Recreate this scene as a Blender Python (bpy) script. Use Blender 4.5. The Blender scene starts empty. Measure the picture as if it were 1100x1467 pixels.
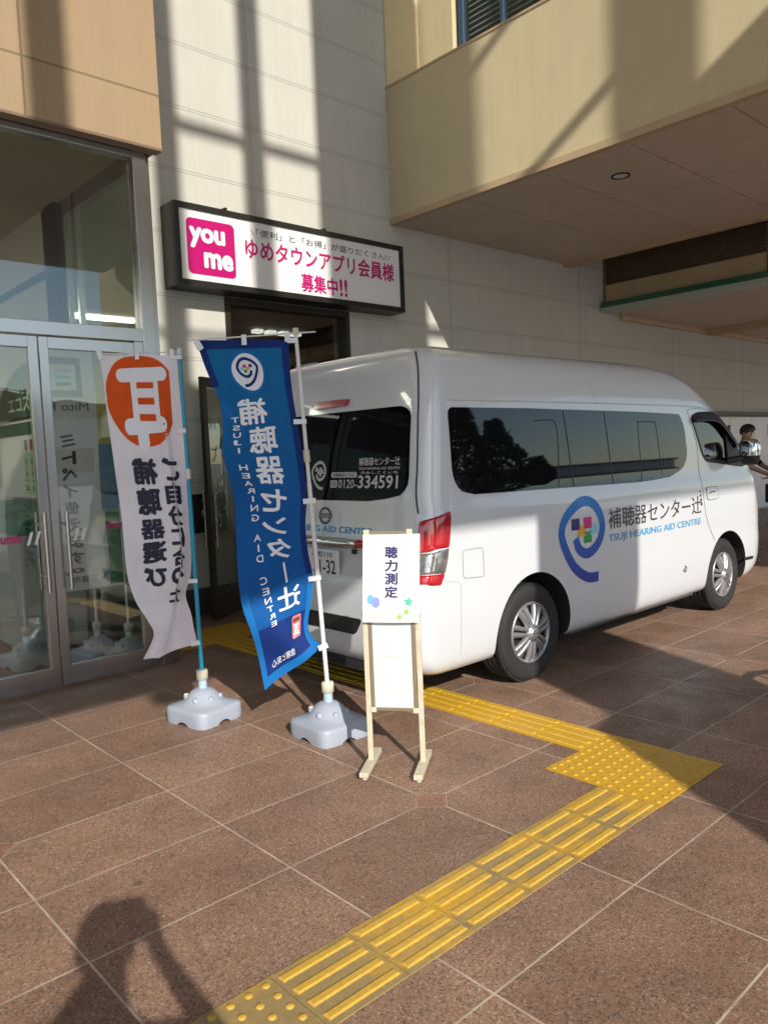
import bpy, bmesh, math, random
import numpy as np
from mathutils import Vector, Matrix
random.seed(7)
SC = bpy.context.scene
COL = SC.collection
R = math.radians

# ------------------------------------------------------------------ camera
FPX, CX, CY = 1112.44, 550.0, 733.5            # focal length of the photo in its own pixels
YAW, PITCH, ROLL, CAMZ = 0.739640348, -0.0745464901, 0.0412859021, 1.55225
_f = Vector((math.cos(PITCH)*math.sin(YAW), math.cos(PITCH)*math.cos(YAW), math.sin(PITCH)))
_r = Vector((math.cos(YAW), -math.sin(YAW), 0)); _d = _f.cross(_r)
_rr = _r*math.cos(ROLL) + _d*math.sin(ROLL); _dd = -_r*math.sin(ROLL) + _d*math.cos(ROLL)
cam = bpy.data.cameras.new('camera'); camo = bpy.data.objects.new('camera', cam); COL.objects.link(camo)
camo.matrix_world = Matrix(((_rr.x, -_dd.x, -_f.x, 0), (_rr.y, -_dd.y, -_f.y, 0), (_rr.z, -_dd.z, -_f.z, CAMZ), (0, 0, 0, 1)))
cam.sensor_fit = 'HORIZONTAL'; cam.sensor_width = 36; cam.lens = 36*FPX/1100
cam.clip_start = 0.01; cam.clip_end = 2000
SC.camera = camo

# ------------------------------------------------------------------ sky, sun, exposure
SUN_AZ, SUN_EL = R(67.5), R(29.0)               # direction the light travels in plan, height of the sun
w = bpy.data.worlds.new('World'); SC.world = w; w.use_nodes = True
wn = w.node_tree; bg = wn.nodes['Background']
sky = wn.nodes.new('ShaderNodeTexSky'); sky.sky_type = 'NISHITA'; sky.sun_disc = False
sky.sun_elevation = SUN_EL; sky.sun_rotation = R(202.5); sky.air_density = 1.0; sky.dust_density = 0.5
wn.links.new(sky.outputs[0], bg.inputs[0]); bg.inputs[1].default_value = 0.15
sl = bpy.data.lights.new('sun', 'SUN'); sl.energy = 3.6; sl.angle = R(0.53); sl.color = (1.0, 0.945, 0.85)
so = bpy.data.objects.new('sun', sl); COL.objects.link(so)
_sd = Vector((math.cos(SUN_AZ)*math.cos(SUN_EL), math.sin(SUN_AZ)*math.cos(SUN_EL), -math.sin(SUN_EL)))
so.rotation_euler = _sd.to_track_quat('-Z', 'Y').to_euler(); so.location = (-6, -15, 14)
SC.view_settings.view_transform = 'Standard'; SC.view_settings.look = 'None'
SC.view_settings.exposure = 0.52; SC.view_settings.gamma = 1.0
SC.cycles.max_bounces = 8; SC.cycles.diffuse_bounces = 4; SC.cycles.glossy_bounces = 4
SC.cycles.transparent_max_bounces = 12; SC.cycles.use_denoising = True

# ------------------------------------------------------------------ pixel of the photo -> point of the place
def ray(u, v):
    return _rr*((u-CX)/FPX) + _dd*((v-CY)/FPX) + _f
CAMP = Vector((0, 0, CAMZ))
def at_y(u, v, y): d = ray(u, v); return CAMP + d*(y/d.y)
def at_x(u, v, x): d = ray(u, v); return CAMP + d*(x/d.x)
def at_z(u, v, z): d = ray(u, v); return CAMP + d*((z-CAMZ)/d.z)
def at_plane(u, v, p, n): d = ray(u, v); return CAMP + d*((Vector(p)-CAMP).dot(n)/d.dot(n))

# ------------------------------------------------------------------ materials
def mat(name, color, rough=0.5, metal=0.0, var=0.0, vscale=3.0, bump=0.0, bscale=60.0, coat=0.0, spec=0.5, emit=None, trans=0.0, sheen=0.0):
    m = bpy.data.materials.new(name); m.use_nodes = True
    nt = m.node_tree; b = nt.nodes['Principled BSDF']
    b.inputs['Base Color'].default_value = (*color, 1); b.inputs['Roughness'].default_value = rough
    b.inputs['Metallic'].default_value = metal; b.inputs['Specular IOR Level'].default_value = spec
    b.inputs['Coat Weight'].default_value = coat; b.inputs['Coat Roughness'].default_value = 0.04
    if sheen: b.inputs['Sheen Weight'].default_value = sheen
    if emit:
        b.inputs['Emission Color'].default_value = (*emit[0], 1); b.inputs['Emission Strength'].default_value = emit[1]
    tc = nt.nodes.new('ShaderNodeTexCoord')
    if var:
        n = nt.nodes.new('ShaderNodeTexNoise'); n.inputs['Scale'].default_value = vscale; n.inputs['Detail'].default_value = 6
        n.inputs['Roughness'].default_value = 0.65
        nt.links.new(tc.outputs['Object'], n.inputs['Vector'])
        mr = nt.nodes.new('ShaderNodeMapRange'); mr.inputs[1].default_value = 0.3; mr.inputs[2].default_value = 0.7
        mr.inputs[3].default_value = 1-var; mr.inputs[4].default_value = 1+var*0.6
        nt.links.new(n.outputs[0], mr.inputs[0])
        mx = nt.nodes.new('ShaderNodeMix'); mx.data_type = 'RGBA'; mx.blend_type = 'MULTIPLY'; mx.inputs[0].default_value = 1
        mx.inputs[6].default_value = (*color, 1); nt.links.new(mr.outputs[0], mx.inputs[7])
        nt.links.new(mx.outputs[2], b.inputs['Base Color'])
        mr2 = nt.nodes.new('ShaderNodeMapRange'); mr2.inputs[3].default_value = rough*0.8; mr2.inputs[4].default_value = min(1, rough*1.25)
        nt.links.new(n.outputs[0], mr2.inputs[0]); nt.links.new(mr2.outputs[0], b.inputs['Roughness'])
    if bump:
        n2 = nt.nodes.new('ShaderNodeTexNoise'); n2.inputs['Scale'].default_value = bscale; n2.inputs['Detail'].default_value = 4
        nt.links.new(tc.outputs['Object'], n2.inputs['Vector'])
        bp = nt.nodes.new('ShaderNodeBump'); bp.inputs['Strength'].default_value = bump; bp.inputs['Distance'].default_value = 0.01
        nt.links.new(n2.outputs[0], bp.inputs['Height']); nt.links.new(bp.outputs[0], b.inputs['Normal'])
    if trans: b.inputs['Transmission Weight'].default_value = trans
    return m

def glass_mat(name, tint, rough=0.0, refl=1.0):
    m = bpy.data.materials.new(name); m.use_nodes = True; nt = m.node_tree; nt.nodes.clear()
    out = nt.nodes.new('ShaderNodeOutputMaterial'); mix = nt.nodes.new('ShaderNodeMixShader')
    tr = nt.nodes.new('ShaderNodeBsdfTransparent'); tr.inputs[0].default_value = (*tint, 1)
    gl = nt.nodes.new('ShaderNodeBsdfGlossy'); gl.inputs['Roughness'].default_value = rough; gl.inputs[0].default_value = (refl, refl, refl, 1)
    lw = nt.nodes.new('ShaderNodeLayerWeight'); lw.inputs[0].default_value = 0.5
    f5 = math_node(nt, 'POWER', lw.outputs['Facing'], 4.5)
    nt.links.new(math_node(nt, 'MULTIPLY_ADD', f5, 0.82, 0.078), mix.inputs[0]); nt.links.new(tr.outputs[0], mix.inputs[1]); nt.links.new(gl.outputs[0], mix.inputs[2])
    nt.links.new(mix.outputs[0], out.inputs[0]); return m

def math_node(nt, op, a, b=None, c=None):
    n = nt.nodes.new('ShaderNodeMath'); n.operation = op
    for i, x in enumerate((a, b, c)):
        if x is None: continue
        if isinstance(x, (int, float)): n.inputs[i].default_value = x
        else: nt.links.new(x, n.inputs[i])
    return n.outputs[0]

def line_dist(nt, coord, origin, pitch):           # distance to the nearest line of a grid
    t = math_node(nt, 'DIVIDE', math_node(nt, 'SUBTRACT', coord, origin), pitch)
    fr = math_node(nt, 'FRACT', math_node(nt, 'ADD', t, 0.5))
    return math_node(nt, 'MULTIPLY', math_node(nt, 'ABSOLUTE', math_node(nt, 'SUBTRACT', fr, 0.5)), pitch)

def mixc(nt, fac, a, b, mode='MIX'):
    mx = nt.nodes.new('ShaderNodeMix'); mx.data_type = 'RGBA'; mx.blend_type = mode
    for i, x in ((0, fac), (6, a), (7, b)):
        if isinstance(x, (int, float)): mx.inputs[i].default_value = x
        elif isinstance(x, tuple): mx.inputs[i].default_value = (*x, 1)
        else: nt.links.new(x, mx.inputs[i])
    return mx.outputs[2]

def noise(nt, vec, scale, detail=5, rough=0.6):
    n = nt.nodes.new('ShaderNodeTexNoise'); n.inputs['Scale'].default_value = scale; n.inputs['Detail'].default_value = detail
    n.inputs['Roughness'].default_value = rough; nt.links.new(vec, n.inputs['Vector']); return n.outputs[0]

def remap(nt, x, a, b, c, d):
    m = nt.nodes.new('ShaderNodeMapRange')
    for i, v in enumerate((a, b, c, d)): m.inputs[i+1].default_value = v
    nt.links.new(x, m.inputs[0]); return m.outputs[0]

def granite_mat():
    m = bpy.data.materials.new('granite_paving'); m.use_nodes = True; nt = m.node_tree; b = nt.nodes['Principled BSDF']
    tc = nt.nodes.new('ShaderNodeTexCoord'); sp = nt.nodes.new('ShaderNodeSeparateXYZ'); vec = tc.outputs['Object']
    nt.links.new(vec, sp.inputs[0]); x, y = sp.outputs[0], sp.outputs[1]
    PX, PY, OX, OY = 0.7715, 0.4975, 2.385, 2.38
    v = nt.nodes.new('ShaderNodeTexVoronoi'); v.inputs['Scale'].default_value = 170; nt.links.new(vec, v.inputs['Vector'])
    sc = nt.nodes.new('ShaderNodeSeparateColor'); nt.links.new(v.outputs['Color'], sc.inputs[0])
    cr = nt.nodes.new('ShaderNodeValToRGB'); nt.links.new(sc.outputs[0], cr.inputs[0]); cr.color_ramp.interpolation = 'CONSTANT'
    els = cr.color_ramp.elements
    els[0].position = 0; els[0].color = (0.085, 0.062, 0.05, 1); els[1].position = 0.13; els[1].color = (0.215, 0.125, 0.082, 1)
    for p, c in ((0.32, (0.30, 0.168, 0.108)), (0.54, (0.36, 0.20, 0.125)), (0.74, (0.25, 0.16, 0.115)), (0.86, (0.39, 0.255, 0.175)), (0.95, (0.48, 0.36, 0.275))):
        e = els.new(p); e.color = (*c, 1)
    big = noise(nt, vec, 2.2, 6)
    sm_ = mixc(nt, 1.0, mixc(nt, 0.34, cr.outputs[0], (0.305, 0.178, 0.117)), (1.0, 1.05, 1.12), 'MULTIPLY')
    col = mixc(nt, 1.0, sm_, remap(nt, big, 0.3, 0.7, 0.74, 1.12), 'MULTIPLY')
    # tone of each slab
    cxn = math_node(nt, 'FLOOR', math_node(nt, 'DIVIDE', math_node(nt, 'SUBTRACT', x, OX), PX))
    cyn = math_node(nt, 'FLOOR', math_node(nt, 'DIVIDE', math_node(nt, 'SUBTRACT', y, OY), PY))
    cb = nt.nodes.new('ShaderNodeCombineXYZ'); nt.links.new(cxn, cb.inputs[0]); nt.links.new(cyn, cb.inputs[1])
    wnz = nt.nodes.new('ShaderNodeTexWhiteNoise'); nt.links.new(cb.outputs[0], wnz.inputs[0])
    col = mixc(nt, 1.0, col, remap(nt, wnz.outputs[0], 0, 1, 0.84, 1.12), 'MULTIPLY')
    # small diamond insets where four slabs meet, every second corner in a chequer
    dx = line_dist(nt, x, OX, PX*2); dy = line_dist(nt, y, OY, PY*4)
    # two interleaved lattices
    def lattice(ox, oy):
        return math_node(nt, 'ADD', line_dist(nt, x, ox, PX*4), line_dist(nt, y, oy, PY*4))
    dia = math_node(nt, 'MINIMUM', lattice(OX, OY), lattice(OX+2*PX, OY+2*PY))
    inset = math_node(nt, 'LESS_THAN', dia, 0.092)
    insetline = math_node(nt, 'LESS_THAN', math_node(nt, 'ABSOLUTE', math_node(nt, 'SUBTRACT', dia, 0.095)), 0.0045)
    gx = math_node(nt, 'LESS_THAN', line_dist(nt, x, OX, PX), 0.0036)
    gy = math_node(nt, 'LESS_THAN', line_dist(nt, y, OY, PY), 0.0036)
    grid = math_node(nt, 'MULTIPLY', math_node(nt, 'MAXIMUM', gx, gy), math_node(nt, 'SUBTRACT', 1.0, inset))
    grid = math_node(nt, 'MAXIMUM', grid, math_node(nt, 'MULTIPLY', insetline, 0.45))
    col = mixc(nt, math_node(nt, 'MULTIPLY', inset, 0.3), col, (0.30, 0.12, 0.08))
    gn = noise(nt, vec, 9, 4)
    groutc = mixc(nt, remap(nt, gn, 0.35, 0.65, 0, 1), (0.40, 0.335, 0.265), (0.57, 0.49, 0.395))
    gf = math_node(nt, 'MULTIPLY', grid, remap(nt, noise(nt, vec, 3.0, 4), 0.35, 0.6, 0.6, 1.0))
    col = mixc(nt, gf, col, groutc)
    # dark scuffs
    sn = noise(nt, vec, 7, 8, 0.7)
    col = mixc(nt, remap(nt, sn, 0.66, 0.75, 0, 0.55), col, (0.09, 0.06, 0.05))
    gv = nt.nodes.new('ShaderNodeTexVoronoi'); gv.inputs['Scale'].default_value = 2.3; nt.links.new(vec, gv.inputs['Vector'])
    gum = math_node(nt, 'LESS_THAN', gv.outputs['Distance'], 0.045)
    col = mixc(nt, math_node(nt, 'MULTIPLY', gum, 0.55), col, (0.07, 0.055, 0.05))
    nt.links.new(col, b.inputs['Base Color'])
    nt.links.new(remap(nt, noise(nt, vec, 5, 6), 0.3, 0.7, 0.34, 0.58), b.inputs['Roughness'])
    b.inputs['Specular IOR Level'].default_value = 0.16
    bp = nt.nodes.new('ShaderNodeBump'); bp.inputs['Strength'].default_value = 0.22; bp.inputs['Distance'].default_value = 0.002
    h = math_node(nt, 'SUBTRACT', noise(nt, vec, 220, 2), math_node(nt, 'MULTIPLY', grid, 1.0))
    nt.links.new(h, bp.inputs['Height']); nt.links.new(bp.outputs[0], b.inputs['Normal'])
    return m

def panel_mat(name, color, ox, px, oz, pz, rough=0.7, axis=0, groove=0.006, dark=0.45, grime=0.12, twin=0.0):
    # wall panels with recessed joints: axis 0 runs along X, 1 along Y
    m = bpy.data.materials.new(name); m.use_nodes = True; nt = m.node_tree; b = nt.nodes['Principled BSDF']
    tc = nt.nodes.new('ShaderNodeTexCoord'); sp = nt.nodes.new('ShaderNodeSeparateXYZ'); vec = tc.outputs['Object']
    nt.links.new(vec, sp.inputs[0])
    g = None
    for c, o, p in ((sp.outputs[axis], ox, px), (sp.outputs[2], oz, pz)):
        if not p: continue
        q = math_node(nt, 'LESS_THAN', math_node(nt, 'ABSOLUTE', math_node(nt, 'SUBTRACT', line_dist(nt, c, o, p), twin)), groove)
        g = q if g is None else math_node(nt, 'MAXIMUM', g, q)
    st = nt.nodes.new('ShaderNodeMapping'); st.inputs['Scale'].default_value = (3.0, 3.0, 0.35); nt.links.new(vec, st.inputs[0])
    streak = noise(nt, st.outputs[0], 2.5, 7, 0.65); blot = noise(nt, vec, 1.3, 6); fine = noise(nt, vec, 38, 4, 0.7)
    col = mixc(nt, 1.0, color, remap(nt, streak, 0.35, 0.7, 1.03, 1-grime), 'MULTIPLY')
    col = mixc(nt, 1.0, col, remap(nt, blot, 0.3, 0.7, 1-grime*0.7, 1.04), 'MULTIPLY')
    col = mixc(nt, remap(nt, fine, 0.70, 0.76, 0, 0.35), col, tuple(c*0.5 for c in color))
    st2 = nt.nodes.new('ShaderNodeMapping'); st2.inputs['Scale'].default_value = (7.0, 7.0, 0.22); nt.links.new(vec, st2.inputs[0])
    drip = math_node(nt, 'MULTIPLY', remap(nt, noise(nt, st2.outputs[0], 1.6, 4, 0.5), 0.60, 0.74, 0, 1), remap(nt, noise(nt, vec, 0.8, 3), 0.45, 0.6, 0, 0.28))
    col = mixc(nt, drip, col, tuple(c*0.6 for c in color))
    if g is not None: col = mixc(nt, math_node(nt, 'MULTIPLY', g, 0.75), col, tuple(c*dark for c in color))
    nt.links.new(col, b.inputs['Base Color']); b.inputs['Roughness'].default_value = rough; b.inputs['Specular IOR Level'].default_value = 0.3
    bp = nt.nodes.new('ShaderNodeBump'); bp.inputs['Strength'].default_value = 0.35; bp.inputs['Distance'].default_value = 0.006
    h = math_node(nt, 'MULTIPLY', noise(nt, vec, 55, 5), 0.5)
    if g is not None: h = math_node(nt, 'SUBTRACT', h, math_node(nt, 'MULTIPLY', g, 1.2))
    nt.links.new(h, bp.inputs['Height']); nt.links.new(bp.outputs[0], b.inputs['Normal'])
    return m

def tactile_mat():
    m = bpy.data.materials.new('yellow_tactile'); m.use_nodes = True; nt = m.node_tree; b = nt.nodes['Principled BSDF']
    tc = nt.nodes.new('ShaderNodeTexCoord'); vec = tc.outputs['Object']; sp = nt.nodes.new('ShaderNodeSeparateXYZ'); nt.links.new(vec, sp.inputs[0])
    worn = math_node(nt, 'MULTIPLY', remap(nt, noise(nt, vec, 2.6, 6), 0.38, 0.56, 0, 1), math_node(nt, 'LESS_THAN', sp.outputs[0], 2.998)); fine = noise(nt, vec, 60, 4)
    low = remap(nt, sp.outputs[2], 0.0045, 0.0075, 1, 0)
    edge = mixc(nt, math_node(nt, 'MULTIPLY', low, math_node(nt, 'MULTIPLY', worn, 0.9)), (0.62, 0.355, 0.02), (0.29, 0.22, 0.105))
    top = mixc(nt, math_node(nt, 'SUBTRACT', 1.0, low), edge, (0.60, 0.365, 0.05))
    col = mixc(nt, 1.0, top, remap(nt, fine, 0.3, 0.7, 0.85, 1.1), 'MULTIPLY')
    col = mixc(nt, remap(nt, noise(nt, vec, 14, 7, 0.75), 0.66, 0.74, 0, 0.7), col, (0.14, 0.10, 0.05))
    nt.links.new(col, b.inputs['Base Color']); b.inputs['Roughness'].default_value = 0.45
    return m

def cloth_mat(name, color, transl=0.35, rough=0.75, grad=None):
    m = bpy.data.materials.new(name); m.use_nodes = True; nt = m.node_tree; b = nt.nodes['Principled BSDF']
    b.inputs['Base Color'].default_value = (*color, 1); b.inputs['Roughness'].default_value = rough; b.inputs['Specular IOR Level'].default_value = 0.25
    tc = nt.nodes.new('ShaderNodeTexCoord'); c = None
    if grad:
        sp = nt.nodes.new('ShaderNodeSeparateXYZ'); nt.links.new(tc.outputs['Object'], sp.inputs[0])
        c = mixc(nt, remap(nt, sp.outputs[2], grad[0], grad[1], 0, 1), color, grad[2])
    c = mixc(nt, 1.0, c if c else color, remap(nt, noise(nt, tc.outputs['Object'], 5, 5), 0.3, 0.7, 0.93, 1.05), 'MULTIPLY')
    nt.links.new(c, b.inputs['Base Color'])
    tl = nt.nodes.new('ShaderNodeBsdfTranslucent'); nt.links.new(c, tl.inputs[0])
    ms = nt.nodes.new('ShaderNodeMixShader'); ms.inputs[0].default_value = transl
    nt.links.new(b.outputs[0], ms.inputs[1]); nt.links.new(tl.outputs[0], ms.inputs[2])
    nt.links.new(ms.outputs[0], nt.nodes['Material Output'].inputs[0]); return m

M = {}
def setup_materials():
    M['granite'] = granite_mat(); M['tactile'] = tactile_mat()
    M['wall'] = panel_mat('white_panel_wall', (0.52, 0.505, 0.45), 3.72, 3.0, 4.385, 0.605, grime=0.04, twin=0.013, groove=0.0035)
    M['beige'] = panel_mat('beige_render', (0.62, 0.525, 0.325), 5.3, 0, 0, 0, axis=1, grime=0.035)
    M['concrete'] = mat('pale_concrete', (0.46, 0.45, 0.42), 0.8, var=0.1)
    M['beige_trim'] = mat('beige_trim', (0.52, 0.39, 0.235), 0.55, var=0.1)
    M['fascia'] = panel_mat('tan_fascia_panels', (0.33, 0.235, 0.14), 1.90, 2.4, 3.99, 0.9, groove=0.008, grime=0.04, rough=0.55)
    M['soffit'] = panel_mat('brown_soffit_panels', (0.58, 0.47, 0.365), 0, 0, 0, 0, rough=0.34, grime=0.08)
    M['brown'] = mat('dark_brown_metal', (0.20, 0.135, 0.08), 0.45, var=0.1)
    M['stone'] = mat('dark_stone', (0.075, 0.07, 0.065), 0.5, var=0.2)
    M['steel'] = mat('brushed_steel', (0.46, 0.44, 0.42), 0.24, 1.0)
    M['chrome'] = mat('chrome', (0.75, 0.75, 0.76), 0.06, 1.0)
    M['darkframe'] = mat('bronze_frame', (0.055, 0.042, 0.032), 0.35, 0.6)
    M['black'] = mat('black_plastic', (0.012, 0.012, 0.013), 0.45)
    M['blackframe'] = mat('black_sign_frame', (0.016, 0.014, 0.012), 0.38, var=0.2)
    M['glass'] = glass_mat('clear_glass', (0.80, 0.84, 0.79))
    M['glass_dark'] = mat('privacy_glass', (0.005, 0.006, 0.007), 0.02, spec=0.5, coat=0.12)
    M['glass_tint'] = glass_mat('door_glass', (0.80, 0.88, 0.82))
    M['glass_rear'] = mat('tailgate_glass', (0.002, 0.002, 0.003), 0.03, spec=0.06)
    M['green_glass'] = mat('green_glass_edge', (0.01, 0.10, 0.06), 0.1, coat=1)
    M['pale_green'] = mat('pale_glass_edge', (0.40, 0.45, 0.38), 0.2)
    M['paint'] = mat('white_car_paint', (0.62, 0.64, 0.665), 0.28, coat=1.0)
    M['seam'] = mat('panel_gap', (0.06, 0.06, 0.06), 0.7)
    M['rubber'] = mat('tyre_rubber', (0.022, 0.021, 0.020), 0.75, var=0.2, vscale=9, bump=0.25, bscale=90)
    M['alloy'] = mat('silver_wheel_cover', (0.36, 0.36, 0.37), 0.34, 0.7)
    M['wheelwell'] = mat('wheel_well', (0.015, 0.015, 0.015), 0.9)
    M['lamp_red'] = mat('red_lens', (0.42, 0.012, 0.018), 0.12, coat=1)
    M['lamp_clear'] = mat('clear_lens', (0.40, 0.39, 0.37), 0.12, 0.7, var=0.6, vscale=30, coat=1)
    M['white_ink'] = mat('white_lettering', (0.78, 0.78, 0.78), 0.5)
    M['black_ink'] = mat('black_lettering', (0.015, 0.015, 0.018), 0.5)
    M['brown_ink'] = mat('dark_lettering', (0.055, 0.035, 0.045), 0.4)
    M['blue_ink'] = mat('sky_blue_lettering', (0.06, 0.33, 0.62), 0.4)
    M['navy_ink'] = mat('navy_lettering', (0.035, 0.025, 0.13), 0.5)
    M['silver_ink'] = mat('silver_sticker', (0.55, 0.55, 0.54), 0.5)
    M['magenta'] = mat('magenta_print', (0.46, 0.002, 0.14), 0.35)
    M['board'] = mat('white_sign_face', (0.74, 0.73, 0.72), 0.35, var=0.03)
    M['paper'] = mat('white_paper', (0.80, 0.78, 0.80), 0.6)
    M['panelwhite'] = mat('white_board', (0.68, 0.70, 0.67), 0.45, var=0.05)
    M['cream'] = mat('cream_plastic', (0.62, 0.57, 0.45), 0.45, var=0.12, vscale=12)
    M['creammetal'] = mat('worn_cream_metal', (0.60, 0.54, 0.40), 0.45, var=0.18, vscale=14)
    M['basegrey'] = mat('pale_grey_plastic', (0.35, 0.385, 0.46), 0.42, var=0.05)
    M['cyan'] = mat('turquoise_pole', (0.01, 0.30, 0.48), 0.35)
    M['cloth_white'] = cloth_mat('white_banner_cloth', (0.93, 0.89, 0.97), .3)
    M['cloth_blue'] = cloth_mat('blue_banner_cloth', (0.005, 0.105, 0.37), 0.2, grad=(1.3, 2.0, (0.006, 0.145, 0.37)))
    M['cloth_navy'] = cloth_mat('navy_banner_print', (0.008, 0.035, 0.20), 0.2)
    M['cloth_mid'] = cloth_mat('light_blue_banner_border', (0.01, 0.17, 0.50), 0.2)
    M['orange'] = cloth_mat('orange_print', (0.82, 0.13, 0.02))
    M['ink_cloth'] = mat('navy_black_print', (0.018, 0.020, 0.045), 0.8)
    M['white_print'] = mat('white_print', (0.74, 0.76, 0.82), 0.7)
    M['white_plastic'] = mat('white_plastic', (0.68, 0.66, 0.66), 0.5)
    M['interior'] = mat('interior_plaster', (0.56, 0.53, 0.46), 0.8, var=0.05)
    M['interior_ceiling'] = mat('interior_ceiling', (0.55, 0.49, 0.40), 0.8, var=0.05)
    M['gapdark'] = mat('shadow_gap', (0.02, 0.02, 0.02), 0.8)
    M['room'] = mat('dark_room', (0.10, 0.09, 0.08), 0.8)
    M['lamp'] = mat('lit_tube', (0.9, 0.9, 0.9), 0.4, emit=((1, 0.97, 0.9), .8))
    M['lamp_fill'] = mat('lit_fill_panel', (0.9, 0.9, 0.9), 0.4, emit=((1, 0.97, 0.9), 16.0))
    M['skin'] = mat('skin', (0.45, 0.25, 0.16), 0.5)
    M['hair'] = mat('black_hair', (0.012, 0.010, 0.009), 0.5)
    M['dark_cloth'] = mat('black_fabric', (0.018, 0.018, 0.02), 0.85, var=0.2)
    M['white_cloth'] = mat('white_fabric', (0.70, 0.69, 0.67), 0.8)
    for n, c in dict(navy=(0.03, 0.02, 0.16), pink=(0.55, 0.02, 0.20), amber=(0.72, 0.36, 0.03), pale_blue=(0.25, 0.55, 0.70), green=(0.03, 0.30, 0.07), red=(0.62, 0.03, 0.03), yellow=(0.60, 0.47, 0.06), mid_blue=(0.05, 0.24, 0.50), leaf=(0.06, 0.26, 0.08), lime=(0.30, 0.55, 0.10), mint=(0.10, 0.52, 0.40), lilac=(0.30, 0.33, 0.80), sky=(0.16, 0.48, 0.78), gold=(0.68, 0.42, 0.10), grey=(0.16, 0.17, 0.20), palegreen=(0.50, 0.68, 0.42), paleblue=(0.32, 0.60, 0.78), palepink=(0.72, 0.45, 0.46), darkgreen=(0.012, 0.085, 0.03), teal=(0.01, 0.17, 0.10), salmon=(0.75, 0.20, 0.20)).items():
        M['p_'+n] = mat('print_'+n, c, 0.45)
setup_materials()

# ------------------------------------------------------------------ mesh helpers
class MB:
    def __init__(s): s.v, s.f, s.mi, s.sm = [], [], [], []
    def add(s, verts, faces, mi=0, smooth=False):
        o = len(s.v); s.v += [tuple(p) for p in verts]
        for f in faces: s.f.append([i+o for i in f]); s.mi.append(mi); s.sm.append(smooth)
        return s
    def box(s, x0, x1, y0, y1, z0, z1, mi=0):
        return s.add([(x0,y0,z0),(x1,y0,z0),(x1,y1,z0),(x0,y1,z0),(x0,y0,z1),(x1,y0,z1),(x1,y1,z1),(x0,y1,z1)],
                     [(3,2,1,0),(4,5,6,7),(0,1,5,4),(1,2,6,5),(2,3,7,6),(3,0,4,7)], mi)
    def obox(s, c, ax, ay, az, mi=0):          # centre and three half axes
        c, ax, ay, az = map(Vector, (c, ax, ay, az)); P = []
        for k in (-1, 1):
            for (i, j) in ((-1,-1),(1,-1),(1,1),(-1,1)): P.append(c+ax*i+ay*j+az*k)
        F = [(3,2,1,0),(4,5,6,7),(0,1,5,4),(1,2,6,5),(2,3,7,6),(3,0,4,7)]
        if ax.cross(ay).dot(az) < 0: F = [f[::-1] for f in F]
        return s.add(P, F, mi)
    def tube(s, pts, r, n=12, mi=0, cap=True):
        pts = [Vector(p) for p in pts]; rs = r if isinstance(r, (list, tuple)) else [r]*len(pts); V, F = [], []
        t0 = (pts[1]-pts[0]).normalized(); u = t0.orthogonal().normalized()
        for i, p in enumerate(pts):
            t = ((pts[min(i+1, len(pts)-1)]-pts[max(i-1, 0)])).normalized()
            u = (u - t*u.dot(t)).normalized(); v = t.cross(u)
            V += [p + (u*math.cos(2*math.pi*k/n)+v*math.sin(2*math.pi*k/n))*rs[i] for k in range(n)]
        for i in range(len(pts)-1):
            for k in range(n):
                F.append((i*n+k, i*n+(k+1) % n, (i+1)*n+(k+1) % n, (i+1)*n+k))
        s.add(V, F, mi, True)
        if cap:
            s.add(V[:n], [tuple(range(n))[::-1]], mi); s.add(V[-n:], [tuple(range(n))], mi)
        return s
    def lathe(s, prof, c=(0, 0, 0), axis='Z', n=32, mi=0, smooth=True):
        V, F = [], []
        for (r, h) in prof:
            for k in range(n):
                a = 2*math.pi*k/n; ca, sa = math.cos(a)*r, math.sin(a)*r
                p = (ca, sa, h) if axis == 'Z' else (ca, h, sa)
                V.append((p[0]+c[0], p[1]+c[1], p[2]+c[2]))
        for i in range(len(prof)-1):
            for k in range(n):
                q = (i*n+k, i*n+(k+1) % n, (i+1)*n+(k+1) % n, (i+1)*n+k)
                F.append(q if axis == 'Z' else q[::-1])
        return s.add(V, F, mi, smooth)
    def grid(s, P, mi=0, smooth=True, closed_u=False):
        nu, nv = len(P), len(P[0]); V = [p for row in P for p in row]; F = []
        for i in range(nu-1):
            for j in range(nv-1): F.append((i*nv+j, i*nv+j+1, (i+1)*nv+j+1, (i+1)*nv+j))
        return s.add(V, F, mi, smooth)
    def prism(s, poly, fn0, fn1, mi=0):        # polygon mapped by two functions to a front and a back
        n = len(poly); A = [fn0(*p) for p in poly]; B = [fn1(*p) for p in poly]
        s.add(A+B, [tuple(range(n)), tuple(range(2*n-1, n-1, -1))]+[(i, n+i, n+(i+1) % n, (i+1) % n) for i in range(n)], mi)
        return s
    def build(s, name, mats, parent=None, bevel=0.0, weld=False, flat=None):
        me = bpy.data.meshes.new(name); me.from_pydata(s.v, [], s.f)
        mats = mats if isinstance(mats, (list, tuple)) else [mats]
        for m in mats: me.materials.append(m)
        me.polygons.foreach_set('material_index', s.mi); me.polygons.foreach_set('use_smooth', s.sm)
        if bevel or weld:
            bm = bmesh.new(); bm.from_mesh(me)
            if weld: bmesh.ops.remove_doubles(bm, verts=bm.verts, dist=1e-5)
            if bevel:
                bmesh.ops.bevel(bm, geom=[e for e in bm.edges if len(e.link_faces) == 2 and e.calc_face_angle(0) > 0.6], offset=bevel, segments=2, profile=0.7, affect='EDGES', clamp_overlap=True)
            bm.to_mesh(me); bm.free()
        me.update()
        o = bpy.data.objects.new(name, me); COL.objects.link(o)
        if parent: o.parent = parent
        return o

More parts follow.
